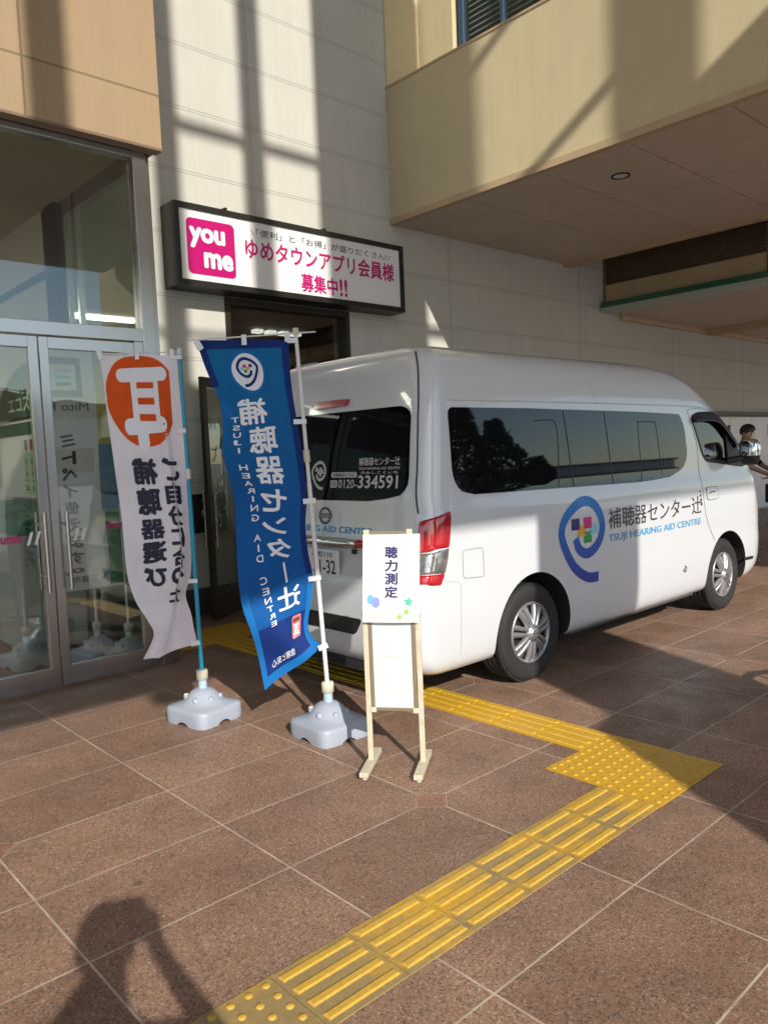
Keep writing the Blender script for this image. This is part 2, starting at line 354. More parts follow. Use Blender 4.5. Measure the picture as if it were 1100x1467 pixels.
class TS(MB):                                   # several lines of lettering, each built as a part of its own
    def __init__(s): super().__init__(); s.pieces = []
    def new(s): s.pieces.append(MB())
    def add(s, *a, **k):
        if not s.pieces: s.new()
        s.pieces[-1].add(*a, **k); return s
def tag(o, label=None, cat=None, group=None, kind=None):
    if label: o['label'] = label
    if cat: o['category'] = cat
    if group: o['group'] = group
    if kind: o['kind'] = kind
    return o
def thing(name, label, cat, loc=(0, 0, 0), group=None):
    o = bpy.data.objects.new(name, None); COL.objects.link(o); o.empty_display_size = 0.2
    o.location = loc; return tag(o, label, cat, group)
class W:                                       # builds parts given in world coordinates under a thing
    def __init__(s, root): s.r = root
    def __call__(s, mb, name, mats, parent=None, bevel=0.0, label=None):
        if isinstance(mb, TS):
            for q in mb.pieces: o = s(q, name, mats, parent, bevel, label)
            return o
        o = mb.build(name, mats, None, bevel); p = parent or s.r
        off = s.r.location
        if o.data: o.data.transform(Matrix.Translation(-off))
        o.parent = p
        if label: o['label'] = label
        return o
def box(*a, mi=0): return MB().box(*a, mi)

# ------------------------------------------------------------------ lettering
_tc = {}
def glyphs(s, bold=0.0, res=3):
    key = (s, bold, res)
    if key not in _tc:
        c = bpy.data.curves.new('t', 'FONT'); c.body = s; c.offset = bold; c.resolution_u = res; c.fill_mode = 'FRONT'
        o = bpy.data.objects.new('t', c); COL.objects.link(o); bpy.context.view_layer.update()
        me = bpy.data.meshes.new_from_object(o.evaluated_get(bpy.context.evaluated_depsgraph_get()))
        V = [(v.co.x, v.co.y) for v in me.vertices]; F = [tuple(p.vertices) for p in me.polygons]
        bpy.data.objects.remove(o); bpy.data.curves.remove(c); bpy.data.meshes.remove(me)
        _tc[key] = (V, F)
    return _tc[key]
def text_fit(s, x0, x1, y0, y1, bold=0.0, tess=0):     # text stretched into a rectangle of the (x, y) sheet
    V, F = glyphs(s, 0.0); xs = [v[0] for v in V]; ys = [v[1] for v in V]
    if tess: V, F = tess_split(V, F, tess)
    ax, bx, ay, by = min(xs)-bold, max(xs)+bold, min(ys)-bold, max(ys)+bold
    kx, ky = (x1-x0)/max(bx-ax, 1e-6), (y1-y0)/max(by-ay, 1e-6)
    sh = [(0, 0)] if bold < .003 else [(bold*math.cos(a), bold*math.sin(a)) for a in [math.pi*k/4 for k in range(8)]]
    return [([(x0+(x+dx-ax)*kx, y0+(y+dy-ay)*ky) for x, y in V], F) for dx, dy in sh]
def tess_split(V, F, L):                        # cut long faces so that lettering can follow a fold
    bm = bmesh.new(); vs = [bm.verts.new((x, y, 0)) for x, y in V]
    for f in F:
        try: bm.faces.new([vs[i] for i in f])
        except ValueError: pass
    bmesh.ops.triangulate(bm, faces=bm.faces)
    for _ in range(4):
        es = [e for e in bm.edges if e.calc_length() > L]
        if not es: break
        bmesh.ops.subdivide_edges(bm, edges=es, cuts=1); bmesh.ops.triangulate(bm, faces=bm.faces)
    bm.verts.index_update(); out = [(v.co.x, v.co.y) for v in bm.verts], [tuple(v.index for v in f.verts) for f in bm.faces]
    bm.free(); return out
def put(mb, VF, fn, mi=0):
    if isinstance(mb, TS): mb.new()
    for k, (V, F) in enumerate(VF if isinstance(VF, list) else [VF]):
        P_ = [Vector(fn(*p)) for p in V]
        if k: P_ = [p+(CAMP-p).normalized()*(k*.00012) for p in P_]
        mb.add(P_, F, mi)
    return mb
def column(mb, s, cx, ytop, cw, ch, pitch, fn, bold=0.0, mi=0, mirror=False, dx=0.0):   # vertical writing
    for i, c in enumerate(s):
        if c == ' ': continue
        w2, h2 = cw/2, ch
        if c == 'ー': w2 = cw*0.06
        x = cx+dx*i; y1 = ytop-i*pitch; k = -1 if mirror else 1
        VF = text_fit(c, x-k*w2, x+k*w2, y1-h2, y1, bold)
        put(mb, VF, fn, mi)
def rrect(x0, x1, y0, y1, r, n=6):
    P = []
    for (cx, cy, a0) in ((x1-r, y1-r, 0), (x0+r, y1-r, 90), (x0+r, y0+r, 180), (x1-r, y0+r, 270)):
        for k in range(n+1):
            a = R(a0+90*k/n); P.append((cx+r*math.cos(a), cy+r*math.sin(a)))
    return P
def stroke(pts, width):                        # a drawn line of even width as a polygon strip
    L, Rr = [], []
    for i, p in enumerate(pts):
        a = pts[max(i-1, 0)]; b = pts[min(i+1, len(pts)-1)]; dx, dy = b[0]-a[0], b[1]-a[1]; l = math.hypot(dx, dy) or 1
        wd = width[i] if isinstance(width, list) else width
        L.append((p[0]-dy/l*wd/2, p[1]+dx/l*wd/2)); Rr.append((p[0]+dy/l*wd/2, p[1]-dx/l*wd/2))
    V = L+Rr; n = len(pts)
    return V, [(i, i+1, n+i+1, n+i) for i in range(n-1)]
def catmull(pts, n=8):
    out = []; P = [pts[0]]+list(pts)+[pts[-1]]
    for i in range(1, len(P)-2):
        for k in range(n):
            t = k/n
            out.append(tuple(0.5*((2*b)+(-a+c)*t+(2*a-5*b+4*c-d)*t*t+(-a+3*b-3*c+d)*t**3) for a, b, c, d in zip(P[i-1], P[i], P[i+1], P[i+2])))
    out.append(tuple(pts[-1])); return out
# the ear-shaped emblem in a unit sheet: x 0..1, y 0..1.62, drawn from its outline in the photo
EAR = catmull([(0.84, 0.06), (0.60, 0.10), (0.34, 0.34), (0.16, 0.72), (0.10, 1.02), (0.20, 1.28), (0.42, 1.48), (0.62, 1.53), (0.80, 1.42), (0.92, 1.18), (0.94, 0.95), (0.86, 0.72), (0.72, 0.58), (0.58, 0.55), (0.44, 0.66), (0.38, 0.86)], 6)
EARM = [(u*.60, v*.378) for u, v in EAR]           # metres
SQ = [(0.38, 1.12, 'navy'), (0.63, 1.12, 'pink'), (0.505, 0.99, 'amber'), (0.755, 0.99, 'pale_blue'), (0.63, 0.85, 'green')]

# ================================================================== SETTING
g = MB(); g.add([(-400, -400, 0), (400, -400, 0), (400, 400, 0), (-400, 400, 0)], [(0, 1, 2, 3)])
tag(g.build('ground', M['granite']), kind='structure')

cp = MB(); cp.add([(-90, -120, .004), (160, -120, .004), (160, -4.6, .004), (-90, -4.6, .004)], [(0, 1, 2, 3)])
tag(cp.build('bounce_paving', mat('pale_bounce_paving', (0.58, 0.58, 0.56), .85, var=.12, vscale=.6)), kind='structure')  # unseen pale sheet added to bounce sunlight onto soffit, van and banners
# tactile paving: flush base sheet with raised bars and domes
tp = MB()
def tbase(x0, x1, y0, y1): tp.box(x0, x1, y0, y1, 0.0005, 0.0045)
def tbar(cx, cy, lx, ly):
    t = 0.006
    b0 = [(cx-lx/2, cy-ly/2, .0045), (cx+lx/2, cy-ly/2, .0045), (cx+lx/2, cy+ly/2, .0045), (cx-lx/2, cy+ly/2, .0045)]
    b1 = [(cx-lx/2+t, cy-ly/2+t, .0098), (cx+lx/2-t, cy-ly/2+t, .0098), (cx+lx/2-t, cy+ly/2-t, .0098), (cx-lx/2+t, cy+ly/2-t, .0098)]
    tp.add(b0+b1, [(4, 5, 6, 7), (0, 1, 5, 4), (1, 2, 6, 5), (2, 3, 7, 6), (3, 0, 4, 7)])
def tdome(cx, cy):
    tp.lathe([(0.0135, .0045), (0.0105, .0085), (0.0065, .0096), (0.0001, .0098)], (cx, cy, 0), n=12)
G = 0.003
for k in range(6):                              # strip that runs along the wall direction
    x0 = 1.198+.3*k; tbase(x0+G/2, x0+.3-G/2, 1.612, 1.908)
    for j in range(4): tbar(x0+.15, 1.76+(j-1.5)*.073, .272, .034)
for k in (-1, -2):
    x0 = 1.198+.3*k; tbase(x0+G/2, x0+.3-G/2, 1.612, 1.908)
    for i in range(5):
        for j in range(5): tdome(x0+.03+.06*i, 1.64+.06*j)
for a in range(2):                              # warning square at the turn
    for b in range(2):
        x0, y0 = 2.998+.3*a, 1.608+.3*b; tbase(x0+G/2, x0+.3-G/2, y0+G/2, y0+.3-G/2)
        for i in range(5):
            for j in range(5): tdome(x0+.03+.06*i, y0+.03+.06*j)
for k in range(12):                             # strip that runs to the store door
    y0 = 2.208+.3*k; tbase(3.298, 3.598, y0+G/2, y0+.3-G/2)
    for j in range(4): tbar(3.448+(j-1.5)*.073, y0+.15, .034, .272)
for a in (-1, 0, 1):
    for b in range(2):
        x0, y0 = 3.298+.3*a, 5.811+.3*b; tbase(x0+G/2, x0+.3-G/2, y0+G/2, y0+.3-G/2)
        for i in range(5):
            for j in range(5): tdome(x0+.03+.06*i, y0+.03+.06*j)
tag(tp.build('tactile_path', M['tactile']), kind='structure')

# ------------------------------------------------------------------ store wall with the entrance
WY = 7.0
sw = thing('store_wall', 'white panelled store wall with dark stone plinth behind the van', 'wall', (4, WY, 0)); P = W(sw)
b = MB(); b.box(2.64, 4.30, WY, WY+.3, 0, 14); b.box(5.96, 60, WY, WY+.3, 0, 14); b.box(4.30, 5.96, WY, WY+.3, 3.22, 14)
P(b, 'wall', M['wall'])
b = MB(); b.box(2.76, 4.26, WY-.015, WY, 0, .28); b.box(6.0, 15.8, WY-.015, WY, 0, .28)
P(b, 'plinth', M['stone'])
# entrance frame and transom
b = MB(); b.box(4.30, 4.36, WY-.012, WY+.16, 0, 3.22); b.box(5.90, 5.96, WY-.012, WY+.16, 0, 3.22)
b.box(4.36, 5.90, WY-.012, WY+.16, 3.15, 3.22); b.box(4.36, 5.90, WY-.012, WY+.16, 2.40, 2.50)
P(b, 'entrance_frame', M['darkframe'], bevel=.004)
P(box(4.36, 5.90, WY+.06, WY+.075, 2.50, 3.15), 'transom_glass', M['glass'])
# the room behind it
b = MB()
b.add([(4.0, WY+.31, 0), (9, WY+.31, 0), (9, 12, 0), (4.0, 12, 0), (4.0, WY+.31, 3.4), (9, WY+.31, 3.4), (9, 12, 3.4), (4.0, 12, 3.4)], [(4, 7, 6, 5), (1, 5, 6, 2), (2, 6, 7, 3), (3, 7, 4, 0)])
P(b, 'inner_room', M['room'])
for k in range(2):
    lt = MB()
    for i in range(4): lt.box(6.2+.22*i+k*1.5, 6.33+.22*i+k*1.5, 9.3, 9.42, 3.33, 3.38)
    o = P(lt, 'ceiling_light', M['lamp'])
# doors along the far right of the wall
for k in range(5):
    d_ = P(box(15.0+k*1.02, 16.0+k*1.02, WY-.04, WY, .05, 2.02), 'service_door', M['board'], bevel=.006)
    if k % 2 == 0: P(box(15.9+k*1.02, 15.97+k*1.02, WY-.07, WY-.04, 1.6, 1.85), 'door_pull', M['darkframe'], d_)
P(box(14.6, 30, WY-.14, WY, 2.04, 2.12), 'ledge', M['stone'])

# intercom panel and the open glass door
ic = thing('wall_panel', 'black notice box on the wall beside the open door', 'notice box', (3.98, WY-.02, 1.0)); P = W(ic)
P(box(3.80, 4.16, WY-.05, WY, .84, 1.23), 'case', M['black'], bevel=.006)
t = TS(); put(t, text_fit('下さい', 3.88, 4.06, 1.10, 1.17), lambda x, z: (x, WY-.052, z)); put(t, text_fit('開けて', 3.88, 4.06, 1.0, 1.07), lambda x, z: (x, WY-.052, z)); P(t, 'lettering', M['white_ink'])

hinge = Vector((4.34, WY-.02)); free = Vector((3.78, 6.66)); du = (free-hinge).normalized(); dn = Vector((du.y, -du.x))
if dn.y > 0: dn = -dn
DL = (free-hinge).length
od = thing('glass_door', 'bronze framed glass door standing open beside the blue banner', 'door', (hinge.x, hinge.y, 0)); P = W(od)
def dpt(s, n, z): q = hinge+du*s+dn*n; return (q.x, q.y, z)
def dbox(mb, s0, s1, n0, n1, z0, z1): return mb.obox(dpt((s0+s1)/2, (n0+n1)/2, (z0+z1)/2), (du.x*(s1-s0)/2, du.y*(s1-s0)/2, 0), (dn.x*(n1-n0)/2, dn.y*(n1-n0)/2, 0), (0, 0, (z1-z0)/2))
b = MB(); dbox(b, DL-.075, DL, -.02, .02, .01, 2.36); dbox(b, 0, .07, -.02, .02, .01, 2.36); dbox(b, .07, DL-.075, -.02, .02, 2.27, 2.36); dbox(b, .07, DL-.075, -.02, .02, .01, .24)
P(b, 'door_frame', M['darkframe'], bevel=.003)
b = MB(); dbox(b, .07, DL-.075, -.004, .004, .24, 2.27); P(b, 'pane', M['glass'])
b = MB()
for sgn in (-1, 1):
    b.tube([dpt(DL-.05, sgn*.06, .72), dpt(DL-.05, sgn*.06, 1.28)], .013)
    for z in (.8, 1.2): b.tube([dpt(DL-.05, sgn*.02, z), dpt(DL-.05, sgn*.06, z)], .008)
P(b, 'handle', M['steel'])
t = TS()
for i, c in enumerate('パプリカ'): put(t, text_fit(c, DL-.13, DL-.24, 1.86-.32*i, 2.02-.32*i, .01), lambda s, z: dpt(s, .006, z))
for i, c in enumerate('ペイ'): put(t, text_fit(c, DL-.28, DL-.38, 1.3-.3*i, 1.45-.3*i, .01), lambda s, z: dpt(s, .006, z))
P(t, 'lettering', mat('pale_teal_print', (0.25, 0.5, 0.48), .6))

# ------------------------------------------------------------------ glazed vestibule
VY, VX, VC = 5.53, 2.69, 3.86
ve = thing('entrance_vestibule', 'glazed store vestibule with steel frames under the tan fascia', 'vestibule', (0, VY, 0)); P = W(ve)
st = MB()
st.box(VX-.02, VX+.085, VY-.03, VY+.09, 0, VC)             # corner mullion
st.box(VX+.085, VX+.125, VY+.0, VY+.07, 0, VC)
st.box(-4, VX-.02, VY-.025, VY+.07, 2.46, 2.555)           # transom rail over the doors
st.box(-4, VX-.02, VY-.02, VY+.07, 3.80, VC)
st.box(VX-.01, VX+.05, 6.90, WY, 0, VC)                    # side return jamb
st.box(VX-.01, VX+.05, 6.66, 6.71, 0, VC)
st.box(VX-.01, VX+.05, VY+.09, 6.90, 3.72, VC)
st.box(VX-.01, VX+.05, VY+.09, 6.90, 0, .10)
st.box(2.60, VX-.02, VY-.02, VY+.07, 0, 2.46)
P(st, 'frame', M['steel'], bevel=.004)
P(box(-4, VX-.02, VY+.02, VY+.032, 2.555, 3.80), 'overlight_glass', M['glass'])
P(box(VX+.012, VX+.024, VY+.09, 6.90, .10, 3.72), 'side_glass', M['glass'])
b = MB()
b.add([(-4, VY, VC), (VX+.05, VY, VC), (VX+.05, 14, VC), (-4, 14, VC)], [(0, 1, 2, 3)]); P(b, 'ceiling', M['interior_ceiling'])
b = MB(); b.box(VX-.05, VX-.01, WY, 14, 0, VC); b.box(-4, VX, 14, 14.1, 0, VC)
P(b, 'inner_wall', M['interior'])
for x, y in ((-1.5, 7.5), (-2.8, 8.8), (-1.5, 10.5), (.35, 11.9)): P(box(x-.6, x+.6, y-.1, y+.1, VC-.05, VC-.01), 'ceiling_light', M['lamp_fill'])  # last one is the lit tube; the others are unseen, added as fill
b = MB(); b.box(VX-.075, VX-.05, WY+.02, 14, 3.26, 3.32); b.box(VX-.075, VX-.05, WY+.02, 14, 0, .12); P(b, 'dark_trim', M['gapdark'])
def leaf(x0, x1, handle_x):
    f = MB(); s = .062
    f.box(x0, x0+s, VY-.018, VY+.027, .02, 2.45); f.box(x1-s, x1, VY-.018, VY+.027, .02, 2.45)
    f.box(x0+s, x1-s, VY-.018, VY+.027, .02, .16); f.box(x0+s, x1-s, VY-.018, VY+.027, 2.37, 2.45)
    d = P(f, 'door_leaf', M['steel'], bevel=.003)
    P(box(x0+s, x1-s, VY, VY+.010, .16, 2.37), 'pane', M['glass'], d)
    h = MB()
    for sg in (-.075, .085):
        h.tube([(handle_x, VY+sg, .70), (handle_x, VY+sg, 1.25)], .0145)
        for z in (.80, 1.16): h.tube([(handle_x, VY+(-.018 if sg < 0 else .027), z), (handle_x, VY+sg, z)], .010)
    P(h, 'handle', M['steel'], d)
    return d
leaf(.95, 1.905, 1.85); leaf(1.915, 2.598, 2.0); leaf(-.02, .94, 0.1)
# bands of lettering stuck on the panes
t = TS(); put(t, text_fit('you', 2.30, 2.395, 1.075, 1.135, .03), lambda x, z: (x, VY-.001, z)); put(t, text_fit('me', 2.405, 2.49, 1.09, 1.135, .03), lambda x, z: (x, VY-.001, z))
put(t, text_fit('youme', 1.50, 1.715, 1.03, 1.10, .03), lambda x, z: (x, VY-.001, z)); P(t, 'lettering', M['magenta'])
for x in (1.745, 1.795, 2.06, 2.11):
    b = MB(); b.add([(x, VY-.001, 1.03), (x+.02, VY-.001, 1.03), (x+.05, VY-.001, 1.12), (x+.03, VY-.001, 1.12)], [(0, 1, 2, 3)]); P(b, 'safety_stripe', M['white_ink'])

# tan fascia over the vestibule (solid building mass)
fa = thing('fascia', 'tan panelled fascia block over the glazed vestibule', 'fascia', (0, 5.4, 3.85)); P = W(fa)
P(box(-9, 2.86, 5.40, WY+7.4, VC+.005, 14), 'panelling', M['fascia'])
P(box(-9, 2.862, 5.398, 5.50, 3.845, VC+.004), 'drip_edge', M['brown'])

# ------------------------------------------------------------------ beige elevated walkway on the right
BX = 6.697
wk = thing('elevated_walkway', 'beige elevated walkway with solid parapet above the van', 'walkway', (BX, 4, 4.35)); P = W(wk)
P(box(BX, BX+.30, -4.5, WY-.002, 4.40, 5.92), 'parapet', M['beige'])
P(box(BX-.012, BX+.32, -4.5, WY-.002, 5.92, 5.945), 'coping', M['beige_trim'])
b = MB(); b.box(BX-.022, BX+.06, -4.5, WY-.002, 4.325, 4.40); P(b, 'drip_edge', M['beige_trim'], bevel=.004)
# soffit boards with shadow gaps
b = MB(); gap = .012
ys_ = [-4.5, -3.0, -2.0, -1.0, 0.0, 0.9, 1.9, 2.9, 3.86, 4.82, 5.80, WY-.01]; xs_ = [BX+.06, 8.35, 10.30]
for i in range(len(xs_)-1):
    for j in range(len(ys_)-1): b.box(xs_[i]+gap/2, xs_[i+1]-gap/2, ys_[j]+gap/2, ys_[j+1]-gap/2, 4.33, 4.36)
P(b, 'soffit', M['soffit'])
P(box(BX+.06, 10.3, -4.5, WY-.01, 4.361, 4.40), 'deck', M['gapdark'])
P(box(10.30, 10.42, -4.5, WY-.002, 4.29, 4.6), 'edge_trim', M['beige_trim'], bevel=.004)
dl = MB(); dl.lathe([(.098, 4.322), (.098, 4.33), (.080, 4.322), (.07, 4.36), (.0001, 4.36)], (7.50, 4.37, 0), n=28); P(dl, 'downlight_ring', M['black'])
dl = MB(); dl.lathe([(.074, 4.326), (.0001, 4.324)], (7.50, 4.37, 0), n=28); P(dl, 'downlight_lens', M['white_plastic'])
# set-back upper wall with its blue window
RX = 7.28
b = MB(); b.box(RX, RX+.3, 6.42, WY-.002, 5.0, 12); b.box(RX+.14, RX+.3, 5.05, 6.42, 5.0, 6.15); b.box(RX, RX+.3, -4, 5.05, 5.0, 12); b.box(RX+.14, RX+.3, 5.05, 6.42, 8.4, 12)
P(b, 'upper_wall', M['beige'])
b = MB(); b.box(BX+.012, RX, WY-.012, WY-.002, 5.95, 12); P(b, 'end_pier', M['beige'])
b = MB(); b.box(RX+.05, RX+.13, 6.30, 6.37, 6.15, 8.4); b.box(RX+.05, RX+.13, 5.70, 5.74, 6.15, 8.4); b.box(RX+.05, RX+.13, 5.10, 5.15, 6.15, 8.4); b.box(RX+.05, RX+.13, 5.15, 6.30, 6.15, 6.20)
wf = P(b, 'window_frame', mat('blue_grey_frame', (0.05, 0.08, 0.14), .4), bevel=.004)
b = MB()
for k in range(34):
    z = 6.22+.065*k; b.add([(RX+.15, 5.15, z), (RX+.15, 6.30, z), (RX+.19, 6.30, z+.045), (RX+.19, 5.15, z+.045)], [(0, 1, 2, 3)])
P(b, 'blind', mat('pale_blind', (0.72, 0.76, 0.80), .5), wf)
P(box(RX+.085, RX+.095, 5.15, 6.30, 6.20, 8.4), 'pane', M['glass'], wf)
P(box(RX+.30, 10.3, -4.5, WY-.002, 4.41, 12), 'core', M['gapdark'])

# ------------------------------------------------------------------ louvred driveway canopy beyond
lc = thing('driveway_canopy', 'brown louvred canopy with a green glass edge beyond the walkway', 'canopy', (11.42, 4, 3.7)); P = W(lc)
b = MB(); b.box(11.42, 11.8, -4, WY-.002, 3.85, 4.13); P(b, 'beam_face', M['beige_trim'])
b = MB(); b.box(11.50, 11.8, -4, WY-.002, 4.13, 5.2)
P(b, 'louvre_back', M['brown'])
b = MB()
for k in range(9): b.add([(11.42, -4, 4.14+.045*k), (11.42, WY-.01, 4.14+.045*k), (11.50, WY-.01, 4.18+.045*k), (11.50, -4, 4.18+.045*k), (11.42, -4, 4.15+.045*k), (11.42, WY-.01, 4.15+.045*k)], [(0, 1, 2, 3)[::-1], (0, 1, 5, 4), (4, 5, 2, 3)])
for y in (6.98, 4.42, 1.8, -.8): b.box(11.412, 11.43, y-.02, y+.02, 3.85, 4.6)
P(b, 'louvre', M['brown'])
P(box(11.30, 11.62, 0.5, WY-.02, 3.76, 3.85), 'green_edge', M['green_glass'])
P(box(11.28, 11.66, 0.5, WY-.02, 3.69, 3.757), 'pale_edge', M['pale_green'])
b = MB(); b.box(11.66, 42, .5, WY-.002, 3.70, 3.76); P(b, 'ceiling', M['soffit'])
b = MB(); b.box(15.0, 15.3, -1, WY-.002, 3.60, 3.70); b.box(11.9, 42, WY-.06, WY-.003, 3.62, 3.70); P(b, 'ceiling_rib', M['beige_trim'])
P(box(11.81, 42, -1, WY-.002, 3.77, 5.2), 'roof', M['gapdark']); P(box(10.43, 11.81, -4, WY-.002, 5.21, 5.3), 'sun_block_cover', M['gapdark'])  # the cover is added, out of view, to keep sun off the louvres

# ------------------------------------------------------------------ the open canopy frame behind the photographer (casts the striped shade)
cf = thing('canopy_frame', 'beige pillar and railed canopy frame behind the photographer', 'canopy', (0, -1.45, 0)); P = W(cf); OX_, OY_, OZ_ = -.87, -2.1, 1.26
def cbox(x0, x1, y0, y1, z0, z1): return box(x0+OX_, x1+OX_, y0+OY_, y1+OY_, z0+OZ_ if z0 > 0 else 0, z1+OZ_)
P(cbox(-14, 7.45, -1.9, -1.0, 4.07, 7.12), 'parapet', M['concrete'])
P(cbox(2.47, 3.39, -1.9, -1.0, 0, 4.07), 'pillar', M['concrete'], bevel=.01); P(MB().prism([(1.599, 3.30), (1.375, 3.26), (.66, 0), (1.599, 0)][::-1], lambda x, z: (x, -3.9, z), lambda x, z: (x, -3.1, z)), 'buttress', M['concrete'])
P(cbox(2.28, 3.60, -1.9, -1.0, 7.12, 12.4), 'upper_pillar', M['concrete'])
for x in [-4.83, -3.81, -2.79, -1.775, -.755, .27, 1.275]+[5.7, 6.72]: P(cbox(x-.10, x+.10, -1.5, -1.3, 7.12, 12.4), 'mullion', M['beige_trim'])
P(cbox(4.50, 4.76, -1.55, -1.29, 7.12, 12.4), 'mullion', M['beige_trim'])
P(cbox(-14, 7.45, -1.44, -1.36, 9.82, 9.91), 'cross_bar', M['beige_trim'])
P(cbox(-14, 2.28, -1.42, -1.38, 7.83, 7.88), 'rail', M['beige_trim']); P(cbox(3.60, 7.45, -1.43, -1.35, 8.07, 8.17), 'rail', M['beige_trim'])
P(box(-14.9, 6.58, -3.09, 1.2, 5.30, 5.55), 'shade_slab', M['concrete'])  # unseen slab added overhead to darken the floor
P(box(-14.9, 6.6, -4.1, 6.98, 14.07, 14.3), 'sky_block_roof', M['concrete'])  # unseen roof added to block sky light from straight above
P(cbox(-14, 7.45, -1.6, -1.2, 12.4, 12.8), 'top_beam', M['beige_trim'])
P(cbox(-.48, -.22, -1.85, -1.7, 3.86, 4.07), 'hanging_lamp', M['black'])

# ================================================================== WALL SIGN
SY = 6.75
sg = thing('sign_box', 'black framed shop sign with magenta logo over the entrance', 'sign', (5.13, WY, 3.22)); P = W(sg)
b = MB(); b.box(3.65, 6.62, SY+.008, WY-.002, 3.225, 4.0)
for q in ((3.65, 6.62, 3.225, 3.285), (3.65, 6.62, 3.945, 4.0), (3.65, 3.70, 3.285, 3.945), (6.56, 6.62, 3.285, 3.945)): b.box(q[0], q[1], SY-.022, SY+.008, q[2], q[3])
P(b, 'frame', M['blackframe'], bevel=.004)
for x in (4.19, 5.42): P(box(x, x+.03, SY-.03, SY+.05, 4.0, 4.02), 'clip', M['darkframe'])
P(box(3.70, 6.56, SY-.004, SY+.008, 3.285, 3.945), 'face', M['board'])
f = lambda d: (lambda x, z: (x, SY-.004-d, z))
b = MB(); pr = rrect(3.775, 4.30, 3.345, 3.87, .05); b.prism(pr, f(.003), f(.0)); lg = P(b, 'logo', M['magenta'])
t = TS(); put(t, text_fit('you', 3.80, 4.19, 3.59, 3.79, .045), f(.006)); put(t, text_fit('me', 3.945, 4.27, 3.41, 3.565, .045), f(.006)); P(t, 'logo_lettering', M['white_ink'], lg)
t = TS(); put(t, text_fit('「便利」と「お得」が盛りだくさん!', 4.56, 6.36, 3.805, 3.88, .004), f(.002))
put(t, stroke([(4.50, 3.865), (4.535, 3.805)], .006), f(.002)); put(t, stroke([(6.385, 3.805), (6.42, 3.865)], .006), f(.002)); P(t, 'small_lettering', M['black_ink'])
t = TS(); put(t, text_fit('ゆめタウンアプリ会員様', 4.42, 6.47, 3.57, 3.775, .022), f(.002)); put(t, text_fit('募集中', 5.10, 5.60, 3.315, 3.51, .022), f(.002))
put(t, text_fit('!!', 5.63, 5.74, 3.32, 3.51, .022), f(.002)); P(t, 'large_lettering', M['magenta'])

# ================================================================== VAN
VCY = 4.02
ZK = [.235, .27, .34, .45, .60, .75, .95, 1.08, 1.17, 1.24, 1.30, 1.45, 1.62, 1.80, 1.86, 1.95, 2.045, 2.115, 2.17, 2.205, 2.23, 2.245]
WK = [.87, .905, .925, .938, .945, .945, .946, .946, .943, .928, .918, .908, .897, .882, .876, .862, .842, .805, .742, .648, .47, .10]
RK = [3.17, 3.10, 3.06, 3.05, 3.05, 3.06, 3.12, 3.14, 3.15, 3.155, 3.16, 3.18, 3.20, 3.225, 3.235, 3.25, 3.27, 3.295, 3.335, 3.40, 3.55, 4.2]
FK = [7.74, 7.88, 7.97, 8.01, 8.01, 7.99, 7.97, 7.94, 7.91, 7.88, 7.84, 7.72, 7.52, 7.25, 7.15, 6.99, 6.80, 6.62, 6.38, 6.05, 5.6, 4.9]
def spl(z, K):                                  # monotone cubic through the key heights
    i = 0
    while i < len(ZK)-2 and z > ZK[i+1]: i += 1
    h = ZK[i+1]-ZK[i]; t = min(max((z-ZK[i])/h, 0), 1); d = lambda j: (K[j+1]-K[j])/(ZK[j+1]-ZK[j])
    def m(j):
        if j == 0: return d(0)
        if j == len(ZK)-1: return d(j-1)
        a, b2 = d(j-1), d(j)
        return 0 if a*b2 <= 0 else 2*a*b2/(a+b2)
    m0, m1 = m(i)*h, m(i+1)*h
    return (2*t**3-3*t*t+1)*K[i]+(t**3-2*t*t+t)*m0+(-2*t**3+3*t*t)*K[i+1]+(t**3-t*t)*m1
vw = lambda z: spl(z, WK); vr = lambda z: spl(z, RK); vf = lambda z: spl(z, FK)
def radii(z):
    w_ = vw(z); return min(.13, w_*.6), min(.42, w_*.7)
def side_y(x, z):
    w_, xr, xf = vw(z), vr(z), vf(z); rr, rf = radii(z)
    if x < xr+rr: d = min(xr+rr-x, rr); return VCY-w_+rr-math.sqrt(max(rr*rr-d*d, 0))
    if x > xf-rf: d = min(x-xf+rf, rf); return VCY-w_+.8*rf*(1-math.sqrt(max(1-(d/rf)**2, 0)))
    return VCY-w_
def slice_pts(z):
    w_, xr, xf = vw(z), vr(z), vf(z); rr, rf = radii(z); pts = []
    for k in range(5): pts.append((xr, -(w_-rr)*k/4))
    for k in range(1, 9): a = R(90*k/8); pts.append((xr+rr-rr*math.cos(a), -(w_-rr)-rr*math.sin(a)))
    for k in range(1, 41): pts.append((xr+rr+(xf-rf-xr-rr)*k/40, -w_))
    for k in range(1, 13): a = R(90*k/12); pts.append((xf-rf+rf*math.sin(a), -w_+.8*rf*(1-math.cos(a))))
    for k in range(1, 6): pts.append((xf, -(w_-.8*rf)*(1-k/5)))
    return pts+[(x, -y) for x, y in pts[-2:0:-1]]
zs = []
for i in range(len(ZK)-1):
    n = max(2, int((ZK[i+1]-ZK[i])/.03))
    zs += [ZK[i]+(ZK[i+1]-ZK[i])*k/n for k in range(n)]
zs.append(ZK[-1])
bm = bmesh.new(); rings = []
for z in zs: rings.append([bm.verts.new((x, VCY+y, z)) for x, y in slice_pts(z)])
n = len(rings[0])
for a, c in zip(rings[:-1], rings[1:]):
    for k in range(n): bm.faces.new((a[k], a[(k+1) % n], c[(k+1) % n], c[k]))
bm.faces.new(rings[0][::-1]); bm.faces.new(rings[-1]); bmesh.ops.recalc_face_normals(bm, faces=bm.faces)
me = bpy.data.meshes.new('body'); bm.to_mesh(me); bm.free()
